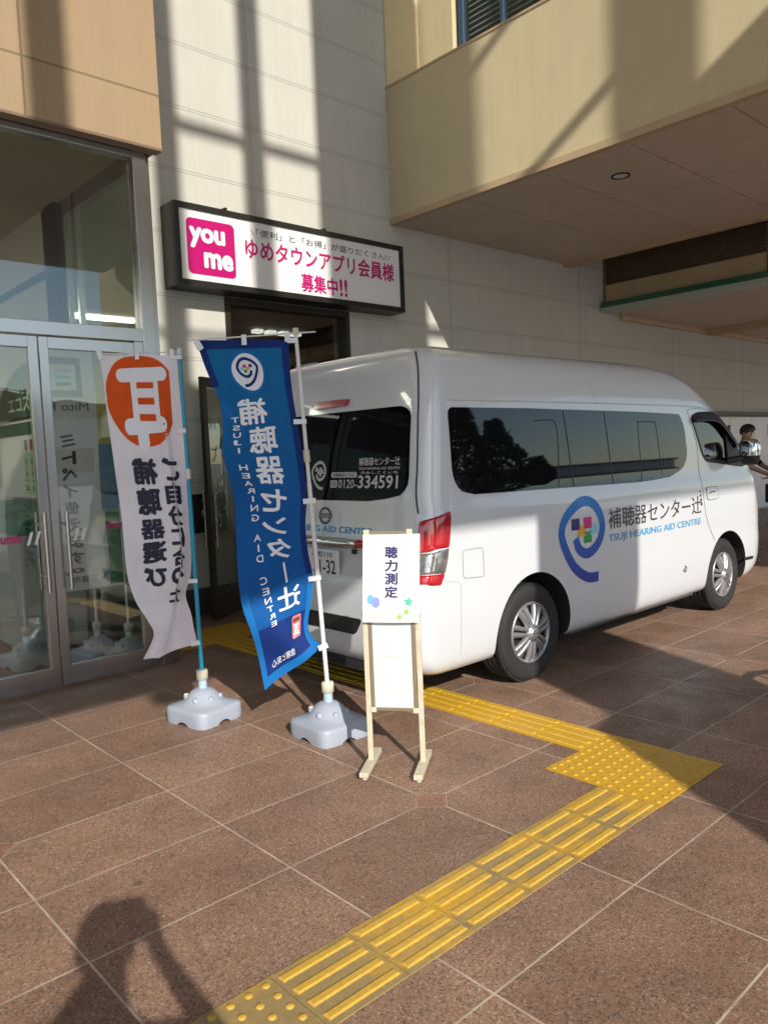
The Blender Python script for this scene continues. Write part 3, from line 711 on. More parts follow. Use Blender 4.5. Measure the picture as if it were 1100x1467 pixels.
me.materials.append(M['paint']); me.materials.append(M['wheelwell'])
body = bpy.data.objects.new('body', me); COL.objects.link(body)
HR, HF, WZ = 4.135, 7.02, .325                  # wheel axles
cut = MB()
for hx, ra in ((HR, .405), (HF, .40)):
    cut.lathe([(.0001, 2.9), (ra, 2.9), (ra, 3.36), (.0001, 3.36)], (hx, 0, WZ+.005), 'Y', 48, 0, False)
    cut.lathe([(.0001, 4.68), (ra, 4.68), (ra, 5.2), (.0001, 5.2)], (hx, 0, WZ+.005), 'Y', 48, 0, False)
def pane_px(pts, it=6):                         # outline traced in the photo -> (x, z) on the curved flank
    out = []
    for u, v in pts:
        y = 3.1
        for _ in range(it): q = at_y(u, v, y); y = side_y(q.x, min(max(q.z, ZK[0]), 2.2))
        out.append((q.x, q.z))
    return out
r8 = lambda u, v: (600+u/2.2, 480+v/2.2)
DWIN = [(6.47, 1.765), (6.455, 1.745), (6.60, 1.44), (6.66, 1.385), (7.38, 1.31), (7.40, 1.36), (7.14, 1.64), (6.98, 1.745), (6.90, 1.775)]
cut.prism(DWIN, lambda x, z: (x, 2.9, z), lambda x, z: (x, 5.2, z))
cut.prism([(3.34, 1.40), (4.70, 1.40), (4.60, 1.94), (3.44, 1.94)], lambda y, z: (8.3, y, z), lambda y, z: (6.45, y, z))
co = cut.build('cutter', M['wheelwell'], weld=True)
bmx = bmesh.new(); bmx.from_mesh(co.data); bmesh.ops.recalc_face_normals(bmx, faces=bmx.faces); bmx.to_mesh(co.data); bmx.free()
md = body.modifiers.new('cut', 'BOOLEAN'); md.operation = 'DIFFERENCE'; md.object = co; md.solver = 'EXACT'
try: md.material_mode = 'TRANSFER'
except Exception: pass
bpy.context.view_layer.update()
me2 = bpy.data.meshes.new_from_object(body.evaluated_get(bpy.context.evaluated_depsgraph_get()))
body.modifiers.clear(); body.data = me2; bpy.data.objects.remove(co); me2.name = 'body'
me2.polygons.foreach_set('use_smooth', [True]*len(me2.polygons)); me2.set_sharp_from_angle(angle=R(40))
van = thing('van', 'white high roof van with dark glass and blue ear emblem parked along the wall', 'van', (5.4, VCY, 0)); P = W(van)
body.data.transform(Matrix.Translation(-van.location)); body.parent = van

def xint(poly, z):
    X = []
    for (x0, z0), (x1, z1) in zip(poly, poly[1:]+poly[:1]):
        if (z0-z)*(z1-z) <= 0 and abs(z1-z0) > 1e-9: X.append(x0+(x1-x0)*(z-z0)/(z1-z0))
    return (min(X), max(X)) if X else None
def chamfer(poly, r, n=5):                      # rounded corners
    out = []; m_ = len(poly)
    for i in range(m_):
        p0, p, p1 = Vector(poly[i-1]), Vector(poly[i]), Vector(poly[(i+1) % m_])
        a, c = (p0-p), (p1-p); d = min(r, a.length*.45, c.length*.45)
        A, C = p+a.normalized()*d, p+c.normalized()*d
        for k in range(n+1): t = k/n; q = A*(1-t)**2+p*2*t*(1-t)+C*t*t; out.append((q.x, q.y))
    return out
def surf_patch(mb, poly, fn, off, nz=16, nx=12, mi=0, depth=.012):     # a skin over a curved face, with its edge turned in
    zz = sorted(set([p[1] for p in poly])); lo, hi = zz[0], zz[-1]; e = (hi-lo)*.002
    Z = [lo+e+(hi-lo-2*e)*(.5-.5*math.cos(math.pi*k/nz)) for k in range(nz+1)]; rows = []
    for z in Z:
        a, c = xint(poly, z); rows.append([fn(a+(c-a)*j/nx, z, off) for j in range(nx+1)])
    mb.grid(rows, mi)
    back = []
    for z in Z:
        a, c = xint(poly, z); back.append([fn(a+(c-a)*j/nx, z, off-depth) for j in range(nx+1)])
    loop = [(0, j) for j in range(nx)]+[(i, nx) for i in range(nz)]+[(nz, j) for j in range(nx, 0, -1)]+[(i, 0) for i in range(nz, 0, -1)]
    V = [rows[i][j] for i, j in loop]+[back[i][j] for i, j in loop]; k = len(loop)
    mb.add(V, [(i, k+i, k+(i+1) % k, (i+1) % k) for i in range(k)], mi)
    return mb
fs = lambda x, z, o: (x, side_y(x, z)-o, z)                       # near flank
ffar = lambda x, z, o: (x, 2*VCY-side_y(x, z)+o, z)
fr_ = lambda y, z, o: (vr(z)-o, y, z)                             # tailgate
def seam_side(pts, wd=.0055, off=.0015, fn=fs):
    mb = MB(); q = catmull(pts, 6); V, F = stroke(q, wd); mb.add([fn(x, z, off) for x, z in V], F); return mb
# long side glass in three panels, plus dividers
SW = pane_px([r8(*p) for p in ((88, 226), (105, 445), (128, 492), (165, 503), (500, 478), (700, 463), (790, 448), (832, 420), (845, 380), (835, 290), (818, 245), (570, 238), (330, 230))])
SWr = chamfer(SW, .05)
b = MB(); surf_patch(b, SWr, fs, .004, 20, 30); sgw = P(b, 'side_window', M['glass_dark'])
b = MB(); surf_patch(b, SWr, ffar, .004, 12, 20); P(b, 'side_window', M['glass_dark'])
for seg in (((452, 238), (487, 478)), ((580, 240), (612, 469))):
    q = pane_px([r8(*p) for p in seg]); V, F = stroke(catmull(q, 16), .012); b = MB(); b.add([fs(x, z, .0052) for x, z in V], F); P(b, 'window_divider', M['black'], sgw)
for loop in (((362, 270), (395, 268), (425, 274), (436, 330), (440, 478)), ((690, 460), (700, 440), (688, 290), (694, 274), (735, 274), (745, 290), (765, 440))):
    q = pane_px([r8(*p) for p in loop]); V, F = stroke(catmull(q, 10), .009); b = MB(); b.add([fs(x, z, .0052) for x, z in V], F); P(b, 'window_divider', M['black'], sgw)
# driver's door
dseam = pane_px([r8(*p) for p in ((845, 236), (852, 262), (876, 350), (886, 450), (905, 570), (932, 648))])
P(seam_side(dseam), 'door_gap', M['seam'])
dtop = pane_px([r8(*p) for p in ((845, 234), (880, 232), (920, 240), (948, 254))]); P(seam_side(dtop, .004), 'door_gap', M['seam'])
b = MB(); surf_patch(b, chamfer(DWIN, .03), fs, -.012, 12, 14, depth=.004); dw = P(b, 'door_window', M['glass_tint'])
b = MB(); surf_patch(b, chamfer(DWIN, .03), ffar, -.012, 12, 14, depth=.004); P(b, 'door_window', M['glass_tint'])
b = MB(); fr = chamfer(DWIN, .04); V, F = stroke(fr+fr[:1], .03); b.add([fs(x, z, .003) for x, z in V], F)
surf_patch(b, [(7.10, 1.335), (7.42, 1.300), (7.43, 1.36), (7.14, 1.66), (7.09, 1.60)], fs, .004, 8, 6)
P(b, 'window_seal', M['black'])
b = MB(); vis = [(6.445, 1.75), (6.47, 1.79), (6.70, 1.805), (6.90, 1.795), (7.02, 1.745), (7.17, 1.64), (7.30, 1.50), (7.27, 1.485), (7.12, 1.60), (6.98, 1.68), (6.88, 1.715), (6.46, 1.70)]
n_ = 12; top = catmull([(6.445, 1.755), (6.55, 1.80), (6.85, 1.805), (7.02, 1.76), (7.18, 1.645), (7.33, 1.49)], 4); bot = catmull([(6.455, 1.70), (6.56, 1.72), (6.83, 1.72), (6.97, 1.68), (7.12, 1.58), (7.29, 1.46)], 4)
b.grid([[fs(x, z, .006) for x, z in top], [fs(x*.5+x2*.5, (z+z2)/2, .028) for (x, z), (x2, z2) in zip(top, bot)], [fs(x, z, .032) for x, z in bot]])
P(b, 'rain_visor', mat('smoked_visor', (0.03, 0.035, 0.05), .2, spec=.3))
# seats in the cab
for y in (3.55, 4.45):
    b = MB(); b.lathe([(.0001, -.02), (.10, 0), (.12, .09), (.09, .19), (.0001, .21)], (6.72, y, 1.40), n=16)
    b.obox((6.70, y, 1.15), (.07, 0, 0), (0, .22, 0), (.03, 0, .25)); P(b, 'seat', M['dark_cloth'], bevel=.02)
b = MB(); b.box(7.1, 7.6, 3.5, 4.55, 1.385, 1.44); P(b, 'dashboard', M['black'])
# mirror
mq = at_y(1074, 650, 2.955); mx_, mz_ = mq.x, mq.z
P(MB().tube([(mx_-.10, side_y(mx_-.1, 1.36)+.01, 1.36), (mx_-.04, 3.02, 1.38), (mx_, 2.97, mz_-.07)], .03), 'mirror_arm', M['black'])
def ellip(c, ax, n=20, m=14, zc=(-1, 1)):
    return [[(c[0]+ax[0]*(abs(math.cos(v))**.4)*math.copysign(abs(math.cos(u))**.5, math.cos(u)), c[1]+ax[1]*(abs(math.cos(v))**.4)*math.copysign(abs(math.sin(u))**.5, math.sin(u)), c[2]+ax[2]*math.sin(v)) for u in [2*math.pi*k/n for k in range(n+1)]] for v in [math.pi*(zc[0]/2+(zc[1]-zc[0])/2*j/m) for j in range(m+1)]]
P(MB().grid(ellip((mx_, 2.955, mz_+.02), (.058, .085, .115), zc=(-.2, 1))), 'mirror_cap', M['chrome'])
P(MB().grid(ellip((mx_, 2.955, mz_+.008), (.056, .083, .11), zc=(-1, -.15))), 'mirror_base', M['black'])
# windscreen and front: wraps the raked nose
def front_pt(y, z, o):
    w_ = vw(z); rr, rf = radii(z); d = abs(y-VCY)-(w_-.8*rf)
    x = vf(z) if d <= 0 else vf(z)-rf*(1-math.sqrt(max(1-(min(d, .8*rf)/(.8*rf))**2, 0)))
    return (x+o, y, z)
b = MB(); surf_patch(b, chamfer([(3.30, 1.38), (4.74, 1.38), (4.62, 1.98), (3.42, 1.98)], .08), front_pt, .004, 14, 24); P(b, 'windscreen', M['glass_tint'])
b = MB(); surf_patch(b, [(3.55, .70), (4.49, .70), (4.49, .95), (3.55, .95)], front_pt, .006, 6, 12); P(b, 'grille', M['black'])
b = MB(); surf_patch(b, chamfer([(3.45, .36), (4.59, .36), (4.59, .50), (3.45, .50)], .03), front_pt, .005, 6, 12); P(b, 'lower_grille', M['black'])
for sgn in (-1, 1):
    b = MB(); pl = [(7.80, .74), (7.86, .72), (7.985, .72), (7.96, .97), (7.90, .985), (7.79, 1.0)]
    surf_patch(b, chamfer(pl, .02), fs if sgn < 0 else ffar, .008, 10, 14); P(b, 'headlight', M['lamp_clear'])
b = MB(); q = pane_px([r8(*p) for p in ((1024, 706), (1038, 703), (1052, 700))]); V, F = stroke(catmull(q, 4), .03); b.add([fs(x, z, .004) for x, z in V], F); P(b, 'bumper_strip', M['black'])
b = MB(); b.tube([(7.05, 3.55, 1.80), (7.16, 3.50, 1.72), (7.26, 3.42, 1.62)], .008); b.obox((7.34, 3.36, 1.70), (.05, -.05, -.08), (.006, .006, 0), (.0, .0, .02)); P(b, 'wiper', M['black'])
# door handle, fuel flap, badges, drip lines, bumper joints
hp = pane_px([r8(*p) for p in ((904, 480), (938, 476), (942, 514), (908, 520))])
b = MB(); surf_patch(b, chamfer(hp, .03), fs, .006, 8, 8); hd = P(b, 'door_handle', M['paint'])
V, F = stroke(chamfer(hp, .03)+chamfer(hp, .03)[:1], .004); b = MB(); b.add([fs(x, z, .0065) for x, z in V], F)
q = pane_px([r8(*p) for p in ((912, 500), (918, 494), (932, 492))]); V, F = stroke(q, .009); b.add([fs(x, z, .0085) for x, z in V], F); P(b, 'handle_gap', M['seam'], hd)
fp = chamfer(pane_px([r8(*p) for p in ((137, 679), (201, 669), (206, 761), (140, 767))]), .025); V, F = stroke(fp+fp[:1], .0045); b = MB(); b.add([fs(x, z, .002) for x, z in V], F); P(b, 'fuel_flap_gap', mat('soft_gap', (0.28, 0.28, 0.27), .7))
bp_ = pane_px([r8(*p) for p in ((80, 776), (118, 779), (130, 786), (133, 805), (133, 900), (131, 1010))]); P(seam_side(bp_, .0035), 'bumper_gap', mat('faint_gap', (0.40, 0.40, 0.38), .7))
P(seam_side([(3.30, 1.855), (4.2, 1.857), (5.2, 1.857), (6.3, 1.852), (6.75, 1.835), (7.05, 1.79)], .006), 'roof_gap', mat('drip_gap', (0.42, 0.42, 0.42), .6))
P(seam_side([(5.0, 1.86), (4.97, 1.95), (4.93, 2.05)], .004), 'roof_gap', mat('roof_gap', (0.42, 0.42, 0.42), .6))
b = MB()
for k in range(4):
    q = pane_px([r8(886+k*1.2, 493+k*13)])[0]; b.lathe([(.0001, -.004), (.008+.002*k, -.003), (.008+.002*k, .004)], (q[0], side_y(*q)-.002, q[1]), 'Y', 8)
P(b, 'badge', M['black_ink'])
q = pane_px([r8(838, 737)])[0]; b = MB(); b.lathe([(.030, .001), (.028, -.006), (.020, -.006), (.018, -.001), (.012, -.001), (.009, -.005), (.0001, -.005)], (q[0], side_y(*q), q[1]), 'Y', 18); P(b, 'jack_cap', M['alloy'])
# ear emblem and lettering on the flank
fo = lambda d: (lambda x, z: fs(x, z, d))
b = MB(); x0, z0, sc, sz = 4.37, .585, .60, .378
V, F = stroke([(x0+u, z0+v) for u, v in EARM], .072); b.add([fs(x, z, .003) for x, z in V], F)
m = mat('blue_emblem', (0.02, 0.13, 0.50), .25); nt = m.node_tree; tcn = nt.nodes.new('ShaderNodeTexCoord'); spx = nt.nodes.new('ShaderNodeSeparateXYZ'); nt.links.new(tcn.outputs['Object'], spx.inputs[0])
nt.links.new(mixc(nt, remap(nt, spx.outputs[2], .65, 1.15, 0, 1), (0.01, 0.045, 0.33), (0.015, 0.19, 0.58)), nt.nodes['Principled BSDF'].inputs['Base Color'])
em = P(b, 'emblem', m)
for u, v, c in SQ:
    b = MB(); h = .105; b.add([fs(x0+sc*u+dx, z0+sz*v+dz, .003) for dx, dz in ((-h*.47, -h*.38), (h*.47, -h*.38), (h*.47, h*.38), (-h*.47, h*.38))], [(0, 1, 2, 3)]); P(b, 'square', M['p_'+c], em)
tj = pane_px([r8(584, 614), r8(880, 512)]); te = pane_px([r8(586, 656), r8(879, 580)])
t = MB(); put(t, text_fit('補聴器センター辻', 5.02, 6.49, .935, 1.085, .004), fo(.003)); P(t, 'lettering', M['brown_ink'])
t = MB(); put(t, text_fit('TSUJI HEARING AID CENTRE', 5.02, 6.48, .825, .895, .012), fo(.003)); P(t, 'lettering', M['blue_ink'])
# tail lamps wrap the corner: parametrised by distance along the plan outline
def corner_pt(s, z, o):                          # s<0 on the tailgate side of the corner, s>0 along the flank
    w_, xr = vw(z), vr(z); rr, _ = radii(z); L_ = rr*math.pi/2; yc_ = VCY-(w_-rr)
    if s < 0: return (xr-o, yc_-s, z)
    if s < L_: a = s/rr; return (xr+rr-(rr+o)*math.cos(a), yc_-(rr+o)*math.sin(a), z)
    return (xr+rr+(s-L_), yc_-rr-o, z)
cfar = lambda s, z, o: (corner_pt(s, z, o)[0], 2*VCY-corner_pt(s, z, o)[1], z)
for fn in (corner_pt, cfar):
    b = MB(); surf_patch(b, chamfer([(.04, .975), (.245, .995), (.25, 1.205), (.045, 1.155)], .012), fn, .010, 10, 22, depth=.016); tl = P(b, 'tail_light', M['lamp_red'])
    b = MB(); surf_patch(b, [(.04, .855), (.245, .850), (.245, .990), (.04, .972)], fn, .008, 8, 22, depth=.016); P(b, 'clear_lens', M['lamp_clear'], tl)
    b = MB(); surf_patch(b, chamfer([(.04, .80), (.23, .785), (.245, .847), (.04, .852)], .01), fn, .010, 6, 22, depth=.016); P(b, 'reflector', M['lamp_red'], tl)
q = catmull([(.045, 1.20), (.045, 1.35), (.05, 1.5), (.055, 1.8), (.06, 2.0), (.062, 2.10), (.07, 2.16)], 8); V, F = stroke(q, .011)
P(MB().add([corner_pt(x, z, .0035) for x, z in V], F), 'tailgate_gap', M['seam'])
# tailgate: glass, third lamp, emblem, garnish, plate, black bumper tread
TG = chamfer([(3.26, 1.80), (3.25, 1.36), (3.32, 1.295), (3.60, 1.265), (4.44, 1.265), (4.72, 1.295), (4.79, 1.36), (4.78, 1.80), (4.70, 1.835), (3.34, 1.835)], .05)
b = MB(); surf_patch(b, TG, fr_, .004, 18, 20); P(b, 'rear_window', M['glass_rear'])
b = MB(); surf_patch(b, chamfer([(3.85, 1.872), (4.18, 1.872), (4.17, 1.915), (3.83, 1.915)], .01), fr_, .022, 5, 10, depth=.03); P(b, 'brake_light', M['lamp_red'])
fr2 = lambda d: (lambda y, z: fr_(y, z, d))
def rtext(mb, s, ya, yb, z0_, z1_, bold): put(mb, text_fit(s, ya, yb, z0_, z1_, bold), fr2(.0065))
b = TS(); rtext(b, '補聴器センター辻', 3.70, 3.325, 1.485, 1.535, .012); rtext(b, 'TSUJI HEARING AID CENTRE', 3.70, 3.325, 1.455, 1.475, .012)
rtext(b, '0120-', 3.89, 3.71, 1.345, 1.40, .012); rtext(b, '334591', 3.70, 3.335, 1.345, 1.425, .02); rtext(b, 'みみしこくいち', 3.68, 3.34, 1.433, 1.450, .02)
b.prism(rrect(-3.97, -3.715, 1.412, 1.447, .016), lambda y, z: fr_(-y, z, .0065), lambda y, z: fr_(-y, z, .004)); b.prism(rrect(-3.975, -3.905, 1.348, 1.395, .008), lambda y, z: fr_(-y, z, .0065), lambda y, z: fr_(-y, z, .004))
V, F = stroke(EARM, .066); b.add([fr_(4.19-.275*y, 1.335+.31*z, .0065) for y, z in V], F)
for u, v, c in SQ: b.add([fr_(4.19-.165*u+dy, 1.335+.118*v+dz, .0065) for dy, dz in ((.013, -.014), (-.013, -.014), (-.013, .014), (.013, .014))], [(0, 1, 2, 3)])
P(b, 'lettering', M['silver_ink'])
b = MB(); put(b, text_fit('お電話はこちら', 3.95, 3.735, 1.419, 1.440, .01), fr2(.0085))
for y in (3.955, 3.925): V, F = stroke([(y+.009*math.cos(a), 1.371+.012*math.sin(a)) for a in [k*math.pi/6 for k in range(13)]], .004); b.add([fr_(y_, z, .0085) for y_, z in V], F)
P(b, 'lettering', M['black_ink'])
b = MB(); b.add([fr_(y, z, .008) for y, z in stroke([(4.02+.056*math.cos(a), 1.165+.05*math.sin(a)) for a in [k*math.pi/16 for k in range(33)]], .013)[0]], stroke([(k, 0) for k in range(33)], 1)[1])
b.add([fr_(y, z, .008) for y, z in ((4.085, 1.152), (3.955, 1.152), (3.955, 1.178), (4.085, 1.178))], [(0, 1, 2, 3)]); bd = P(b, 'maker_emblem', M['seam'])
t = MB(); put(t, text_fit('NISSAN', 4.08, 3.96, 1.156, 1.174, .02), fr2(.0095)); P(t, 'lettering', M['silver_ink'], bd)
t = MB(); put(t, text_fit('TSUJI HEARING AID CENTRE', 4.66, 3.56, 1.045, 1.10, .02), fr2(.003)); P(t, 'lettering', M['blue_ink'])
b = MB(); b.tube([(vr(1.0)-.022, 3.66, 1.0), (vr(1.0)-.03, 3.8, 1.0), (vr(1.0)-.03, 4.4, 1.0), (vr(1.0)-.022, 4.5, 1.0)], [.028, .034, .034, .028], 14); P(b, 'garnish', M['chrome'])
P(MB().tube([(vr(1.0)-.012, 3.595, 1.005), (vr(1.0)-.022, 3.657, 1.002)], [.024, .028], 14), 'garnish_lamp', M['lamp_red'])
P(MB().lathe([(.0001, -.02), (.016, -.015), (.018, .01)], (vr(.96)-.02, 3.69, .955), n=12), 'rear_camera', M['black'])
b = MB(); surf_patch(b, chamfer([(3.58, .80), (4.46, .80), (4.50, .955), (3.54, .955)], .05), fr_, .001, 8, 10, depth=.002); P(b, 'plate_recess_shade', mat('recess_shade', (0.62, 0.62, 0.61), .4))  # flat patch; the shading of a recess is put into its grey
b = MB(); b.box(3.06, 3.068, 3.80, 4.13, .79, .955); pt = P(b, 'licence_plate', M['paper'], bevel=.002)
t = TS(); pf = lambda y, z: (3.0585, y, z)
put(t, text_fit('高松110', 4.07, 3.86, .905, .945, .01), pf); put(t, text_fit('31-32', 4.06, 3.83, .80, .89, .012), pf); put(t, text_fit('さ', 4.115, 4.085, .825, .855, .01), pf); P(t, 'lettering', M['black_ink'], pt)
b = MB(); surf_patch(b, chamfer([(3.65, .44), (4.39, .44), (4.46, .545), (3.58, .545)], .03), fr_, .003, 8, 10); P(b, 'bumper_tread', M['black'])
P(box(3.10, 7.6, 3.25, 4.79, .20, .26), 'underbody', M['wheelwell'])
b = MB(); b.box(4.62, 6.5, 3.16, 3.19, .215, .24); P(b, 'sill_flange', M['seam'])
# wheels
def wheel(hx, y0, sgn, name='wheel'):
    yy = lambda d: y0+sgn*d; rt = .327
    prof = [(.205, .0), (.235, -.012), (.275, -.018), (.305, -.012), (.318, .004), (rt-.002, .016)]
    for k in range(4):
        a = .03+k*.04; prof += [(rt, a), (rt, a+.027), (rt-.008, a+.029), (rt-.008, a+.037)]
    prof += [(rt, .19), (.318, .2), (.29, .215), (.2, .2)]
    c = MB(); V = MB(); V.lathe([(r_, yy(h)) for r_, h in prof], (hx, 0, WZ), 'Y', 56)
    tyre = P(V, 'wheel', M['rubber'])
    lug = MB()
    for k in range(72):
        a = 2*math.pi*k/72; ca, sa = math.cos(a), math.sin(a)
        lug.obox((hx+ca*(rt-.004), yy(.022), WZ+sa*(rt-.004)), (-sa*.0105, 0, ca*.0105), (0, .012, 0), (ca*.008, 0, sa*.008))
    P(lug, 'tread_lug', M['rubber'], tyre)
    d = MB(); d.lathe([(.0001, yy(.03)), (.195, yy(.03)), (.205, yy(.0))], (hx, 0, WZ), 'Y', 40); P(d, 'rim_well', M['wheelwell'], tyre)
    h = MB(); h.lathe([(.207, yy(.0)), (.206, yy(-.010)), (.196, yy(-.013)), (.186, yy(-.004)), (.184, yy(.02))], (hx, 0, WZ), 'Y', 48)
    for k in range(7):
        a0 = 2*math.pi*(k+.25)/7
        for s2 in (-1, 1):
            pts = []
            for (r_, wa, wb, hh) in ((.042, .003, .030, -.030), (.09, .004, .034, -.030), (.14, .0045, .040, -.022), (.19, .005, .050, -.008)):
                ca, sa = math.cos(a0), math.sin(a0); row = []
                for o_, hy in ((wa, hh+.022), (wa+.002, hh+.003), ((wa+wb)/2, hh), (wb-.004, hh+.004), (wb, hh+.03)):
                    row.append((hx+ca*r_-sa*o_*s2, yy(hy), WZ+sa*r_+ca*o_*s2))
                pts.append(row)
            h.grid(pts)
    h.lathe([(.062, yy(-.012)), (.056, yy(-.032)), (.040, yy(-.036)), (.036, yy(-.045)), (.026, yy(-.047)), (.0001, yy(-.047))], (hx, 0, WZ), 'Y', 28)
    P(h, 'wheel_cover', M['alloy'], tyre)
    e = MB(); e.lathe([(.022, yy(-.0485)), (.018, yy(-.0485))], (hx, 0, WZ), 'Y', 20); e.box(hx-.022, hx+.022, yy(-.049)-.0004, yy(-.049)+.0004, WZ-.004, WZ+.004); P(e, 'emblem', M['seam'], tyre)
wheel(HR, 3.135, 1); wheel(HF, 3.135, 1); wheel(HR, 2*VCY-3.135, -1); wheel(HF, 2*VCY-3.135, -1)

# ================================================================== BANNERS
def lerp_rows(rows, t):
    n_ = len(rows)-1; f_ = t*n_; i = min(int(f_), n_-1); u = f_-i
    g_ = lambda k: rows[min(max(k, 0), n_)]
    a, b_, c, d = g_(i-1), g_(i), g_(i+1), g_(i+2)
    return [0.5*((2*q)+(-p+r_)*u+(2*p-5*q+4*r_-s_)*u*u+(-p+3*q-3*r_+s_)*u**3) for p, q, r_, s_ in zip(a, b_, c, d)]
NB = Vector((.67, .742, 0))                      # away from the lens, square to both banners
def banner_fn(base, ctrl, wave):
    # ctrl: per row a list of (u, v, depth) along s; interpolated in both directions
    flat = []
    for row in ctrl:
        r_ = []
        for (u, v, dd) in row: q = at_plane(u, v, (base[0]+NB.x*dd, base[1]+NB.y*dd, 0), NB); r_ += [q.x, q.y, q.z]
        flat.append(r_)
    def fn(s, t, off=0.0):
        def pt(s, t):
            c = lerp_rows(flat, min(max(t, 0), 1)); k = len(c)//3; rows = [c[3*i:3*i+3] for i in range(k)]
            q = Vector(lerp_rows(rows, min(max(s, 0), 1))); return q+NB*wave(s, t)
        q = pt(s, t)
        if off:
            e = 1e-3; a = pt(min(s+e, 1), t)-pt(max(s-e, 0), t); c = pt(s, min(t+e, 1))-pt(s, max(t-e, 0)); n_ = a.cross(c).normalized()
            if n_.dot(NB) > 0: n_ = -n_
            q = q+n_*off
        return q
    return fn
def sub_tris(VF, n=1):
    return VF
def cloth(mb, fn, s0, s1, t0, t1, ns, nt_, off, mi=0, back=True):
    mb.grid([[fn(s0+(s1-s0)*j/ns, t0+(t1-t0)*i/nt_, off) for j in range(ns+1)] for i in range(nt_+1)], mi)
    return mb
def base_block(cx, cy, ang, label, name='banner_base'):
    th = thing('flag_base', label, 'flag base', (cx, cy, 0)); P = W(th); ca, sa = math.cos(ang), math.sin(ang)
    def pt(x, y, z): return (cx+x*ca-y*sa, cy+x*sa+y*ca, z)
    hx, hy, N = .168, .178, 64
    def ring(sc, z, arch=0.0, p=7):
        o = []
        for k in range(N):
            a = 2*math.pi*k/N; c, s_ = math.cos(a), math.sin(a); r_ = (abs(c)**p+abs(s_)**p)**(-1/p)
            x, y = hx*sc*c*r_, hy*sc*s_*r_; zz = z
            if arch: m_ = min(abs(c), abs(s_)); zz = z+arch*max(0, 1-(m_/.26)**2)**.6
            o.append(pt(x, y, zz))
        return o+[o[0]]
    b = MB(); b.grid([ring(.99, .0, .022), ring(1.0, .02, .012), ring(1.0, .075), ring(.985, .088), ring(.95, .094), ring(.80, .100, 0, 4), ring(.76, .106, 0, 3), ring(.70, .112, 0, 2.4), ring(.62, .128, 0, 2), ring(.52, .152, 0, 2), ring(.38, .176, 0, 2), ring(.24, .188, 0, 2), ring(.16, .190, 0, 2), ring(.01, .190, 0, 2)])
    P(b, 'water_tank', M['basegrey'])
    for a in (20, 75, 130, 200, 255, 310):
        b = MB(); q = pt(.095*math.cos(R(a)), .10*math.sin(R(a)), .140); b.lathe([(.018, -.012), (.017, .004), (.010, .012), (.0001, .013)], q, n=14); P(b, 'boss', M['basegrey'])
    P(MB().lathe([(.015, .105), (.015, .130), (.011, .136), (.0001, .137)], pt(-.06, .085, .02), n=16), 'filler_cap', M['cream'])
    P(MB().lathe([(.026, .185), (.026, .245)], (cx, cy, 0), n=24), 'sleeve', mat('clear_blue_sleeve', (.40, .52, .62), .15))
    P(MB().lathe([(.026, .24), (.034, .243), (.035, .29), (.031, .30), (.0001, .301)], (cx, cy, 0), n=24), 'collar', M['cream'])
    return th
base_block(2.265, 4.17, R(11), 'pale grey water base under the white banner')
base_block(2.60, 3.375, R(-2), 'pale grey water base under the blue banner')
E2 = Vector((-.742, .67, 0))
def ties(P, spots, name='tie_loop'):
    for (u, v, base, ww, hh, a) in spots:
        q = at_plane(u, v, (base[0], base[1], 0), NB); ca, sa = math.cos(a), math.sin(a)
        ax = (-E2*ca+Vector((0, 0, 1))*sa)*ww/2; az = (E2*sa+Vector((0, 0, 1))*ca)*hh/2
        P(MB().obox(q-NB*.013, ax, NB*.002, az), 'tie_loop', M['white_print'], bevel=.001)

# --- blue banner
B2 = (2.60, 3.375)
bf = thing('blue_banner', 'blue vertical banner with white mirrored lettering on a white pole', 'banner', (2.6, 3.375, 0)); P = W(bf)
Lp = [(281, 487), (291, 518), (303, 548), (315, 577), (319, 612), (318.6, 645), (326, 680), (335, 714), (338, 760), (340, 810), (346, 865), (359, 903), (368, 932), (375, 966), (379.5, 989)]
Rp = [(413, 487), (414, 512), (416, 537), (419.5, 566), (425, 600), (431, 635), (437, 680), (439.4, 715), (437.5, 752), (441, 790), (448.3, 828), (445.5, 862), (441, 892), (446.5, 912), (462, 925)]
ctrl = []
for i, (l, r_) in enumerate(zip(Lp, Rp)):
    dl_ = .05*math.sin(i*1.1); mid = ((l[0]*.6+r_[0]*.4), (l[1]*.6+r_[1]*.4), .035*math.sin(i*.9+1)); mid2 = ((l[0]*.25+r_[0]*.75), (l[1]*.25+r_[1]*.75), -.02*math.sin(i*.8))
    if i == 14: mid = (404, 968, .03); mid2 = (437, 947, 0)
    if i == 13: mid = (402, 945, .03); mid2 = (428, 929, 0)
    ctrl.append([(l[0], l[1], dl_), mid, mid2, (r_[0], r_[1], .01)])
bfn = banner_fn(B2, ctrl, lambda s, t: .010*math.sin(9*t+5*s)*math.sin(math.pi*s)+.004*math.sin(31*t-9*s)*math.sin(math.pi*s))
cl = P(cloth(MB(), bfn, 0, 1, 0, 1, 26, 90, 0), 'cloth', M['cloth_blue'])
bd = MB(); cloth(bd, bfn, 0, 1, 0, .035, 24, 4, .0015); cloth(bd, bfn, .86, 1, .035, .70, 5, 50, .0015); cloth(bd, bfn, 0, .09, .035, .16, 4, 12, .0015); cloth(bd, bfn, .11, .86, .80, .955, 16, 20, .0015); P(bd, 'border', M['cloth_navy'], cl)
bd = MB(); cloth(bd, bfn, 0, .11, .70, 1, 5, 24, .0017); cloth(bd, bfn, .86, 1, .70, 1, 5, 24, .0017); cloth(bd, bfn, .11, .86, .955, 1, 16, 5, .0017); P(bd, 'border', M['cloth_mid'], cl)
WB, HB = .60, 1.80
